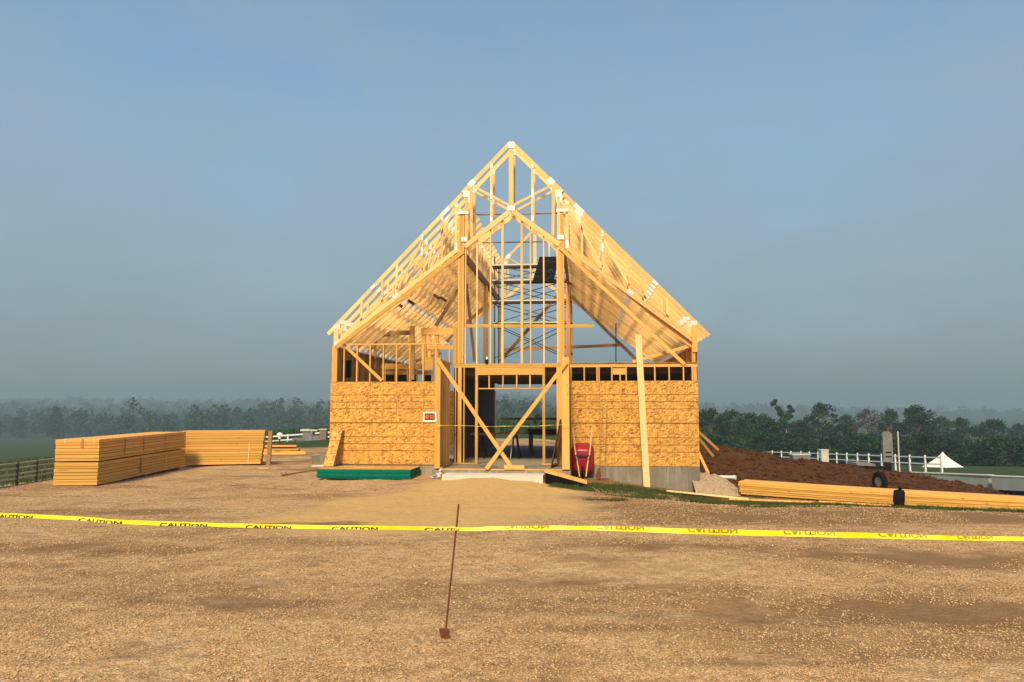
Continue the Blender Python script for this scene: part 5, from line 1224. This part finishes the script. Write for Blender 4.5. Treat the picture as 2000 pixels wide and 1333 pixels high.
# long grass behind the left fence and beyond the yard
n = 26000; gx = g.uniform(-34, -12.6, n); gy = g.uniform(19.5, 46, n); gz_ = np.array([ground(a, b, True) for a, b in zip(gx, gy)]); a = g.uniform(0, 6.28, n); w = .02
ang = np.stack([np.cos(a), np.sin(a), 0 * a], 1); base = np.stack([gx, gy, gz_ - .02], 1); tip = base + np.stack([g.normal(0, .07, n), g.normal(0, .07, n), g.uniform(.10, .28, n)], 1)
V = np.stack([base - ang * w, base + ang * w, tip], 1).reshape(-1, 3)
o = ob('meadow_grass', npmesh('meadow_grass', V, np.arange(n * 3).reshape(-1, 3), GRASSM)); o['kind'] = 'stuff'; o['label'] = 'long grass on the slope behind the dark rail fence'; o['category'] = 'grass'

# loose gravel stones in the foreground
n = 190000; u = g.random(n); Y = 3.6 * (20.5 / 3.6) ** (u ** .95); X = (g.random(n) * 2 - 1) * .74 * Y
keep = np.array([fbm(a, b, 1.3, 3) + .35 * fbm(a, b, .3, 2) > -.42 and zones(a, b)[0] < .25 and max(blob(a, b, *c) for c in SOIL_PATCH) + .5 * fbm(a, b, .5, 2) < .8 and (b < 19 or abs(a) > 5.2) for a, b in zip(X, Y)]); X, Y = X[keep], Y[keep]; n = len(X)
Z = np.array([ground(a, b) for a, b in zip(X, Y)]); s = (.0032 + .0065 * g.random(n) ** 2.6) * (1 + .06 * Y)
octa = np.array([(1, 0, 0), (0, 1, 0), (-1, 0, 0), (0, -1, 0), (0, 0, .7), (0, 0, -.6)], dtype=float)
a = g.uniform(0, 6.28, n); sc3 = np.stack([s * g.uniform(.8, 1.5, n), s * g.uniform(.7, 1.2, n), s * g.uniform(.6, 1.0, n)], 1)
loc = octa[None] * sc3[:, None, :] * g.uniform(.75, 1.2, (n, 6, 1)); ca_, sa_ = np.cos(a)[:, None], np.sin(a)[:, None]
P = np.stack([loc[:, :, 0] * ca_ - loc[:, :, 1] * sa_ + X[:, None], loc[:, :, 0] * sa_ + loc[:, :, 1] * ca_ + Y[:, None], loc[:, :, 2] + (Z + s * .25)[:, None]], 2)
fo = np.array([(0, 1, 4), (1, 2, 4), (2, 3, 4), (3, 0, 4), (1, 0, 5), (2, 1, 5), (3, 2, 5), (0, 3, 5)])
Fq = (np.arange(n)[:, None, None] * 6 + fo[None]).reshape(-1, 3)
STONE, t, b = newmat('gravel_stone'); q = N(t); c = q.ramp(q.n('NewGeometry').outputs['Random Per Island'], [(0, (.24, .14, .066)), (.35, (.48, .30, .155)), (.85, (.60, .40, .22)), (.985, (.67, .475, .285)), (1, (.74, .60, .42))])
q.l(c, b.inputs['Base Color']); b.inputs['Roughness'].default_value = .9; b.inputs['Specular IOR Level'].default_value = .2
o = ob('gravel_stones', npmesh('gravel_stones', P.reshape(-1, 3), Fq, STONE)); o['kind'] = 'stuff'; o['label'] = 'loose tan gravel scattered over the yard'; o['category'] = 'gravel'
# clods on the dirt mound
n = 5200; X = g.uniform(5.6, 20, n); Y = g.uniform(22.2, 29.5, n); Z = np.array([mound(a, b) for a, b in zip(X, Y)]); s = .015 + .075 * g.random(n) ** 3.2
a = g.uniform(0, 6.28, n); sc3 = np.stack([s * g.uniform(.9, 1.5, n), s * g.uniform(.7, 1.2, n), s * g.uniform(.6, 1.0, n)], 1)
loc = octa[None] * sc3[:, None, :] * g.uniform(.7, 1.25, (n, 6, 1)); ca_, sa_ = np.cos(a)[:, None], np.sin(a)[:, None]
P = np.stack([loc[:, :, 0] * ca_ - loc[:, :, 1] * sa_ + X[:, None], loc[:, :, 0] * sa_ + loc[:, :, 1] * ca_ + Y[:, None], loc[:, :, 2] + (Z + s * .2)[:, None]], 2)
Fq = (np.arange(n)[:, None, None] * 6 + fo[None]).reshape(-1, 3)
o = ob('soil_clods', npmesh('soil_clods', P.reshape(-1, 3), Fq, DIRT)); o['kind'] = 'stuff'; o['label'] = 'red-brown clods of earth on the mound'; o['category'] = 'soil'
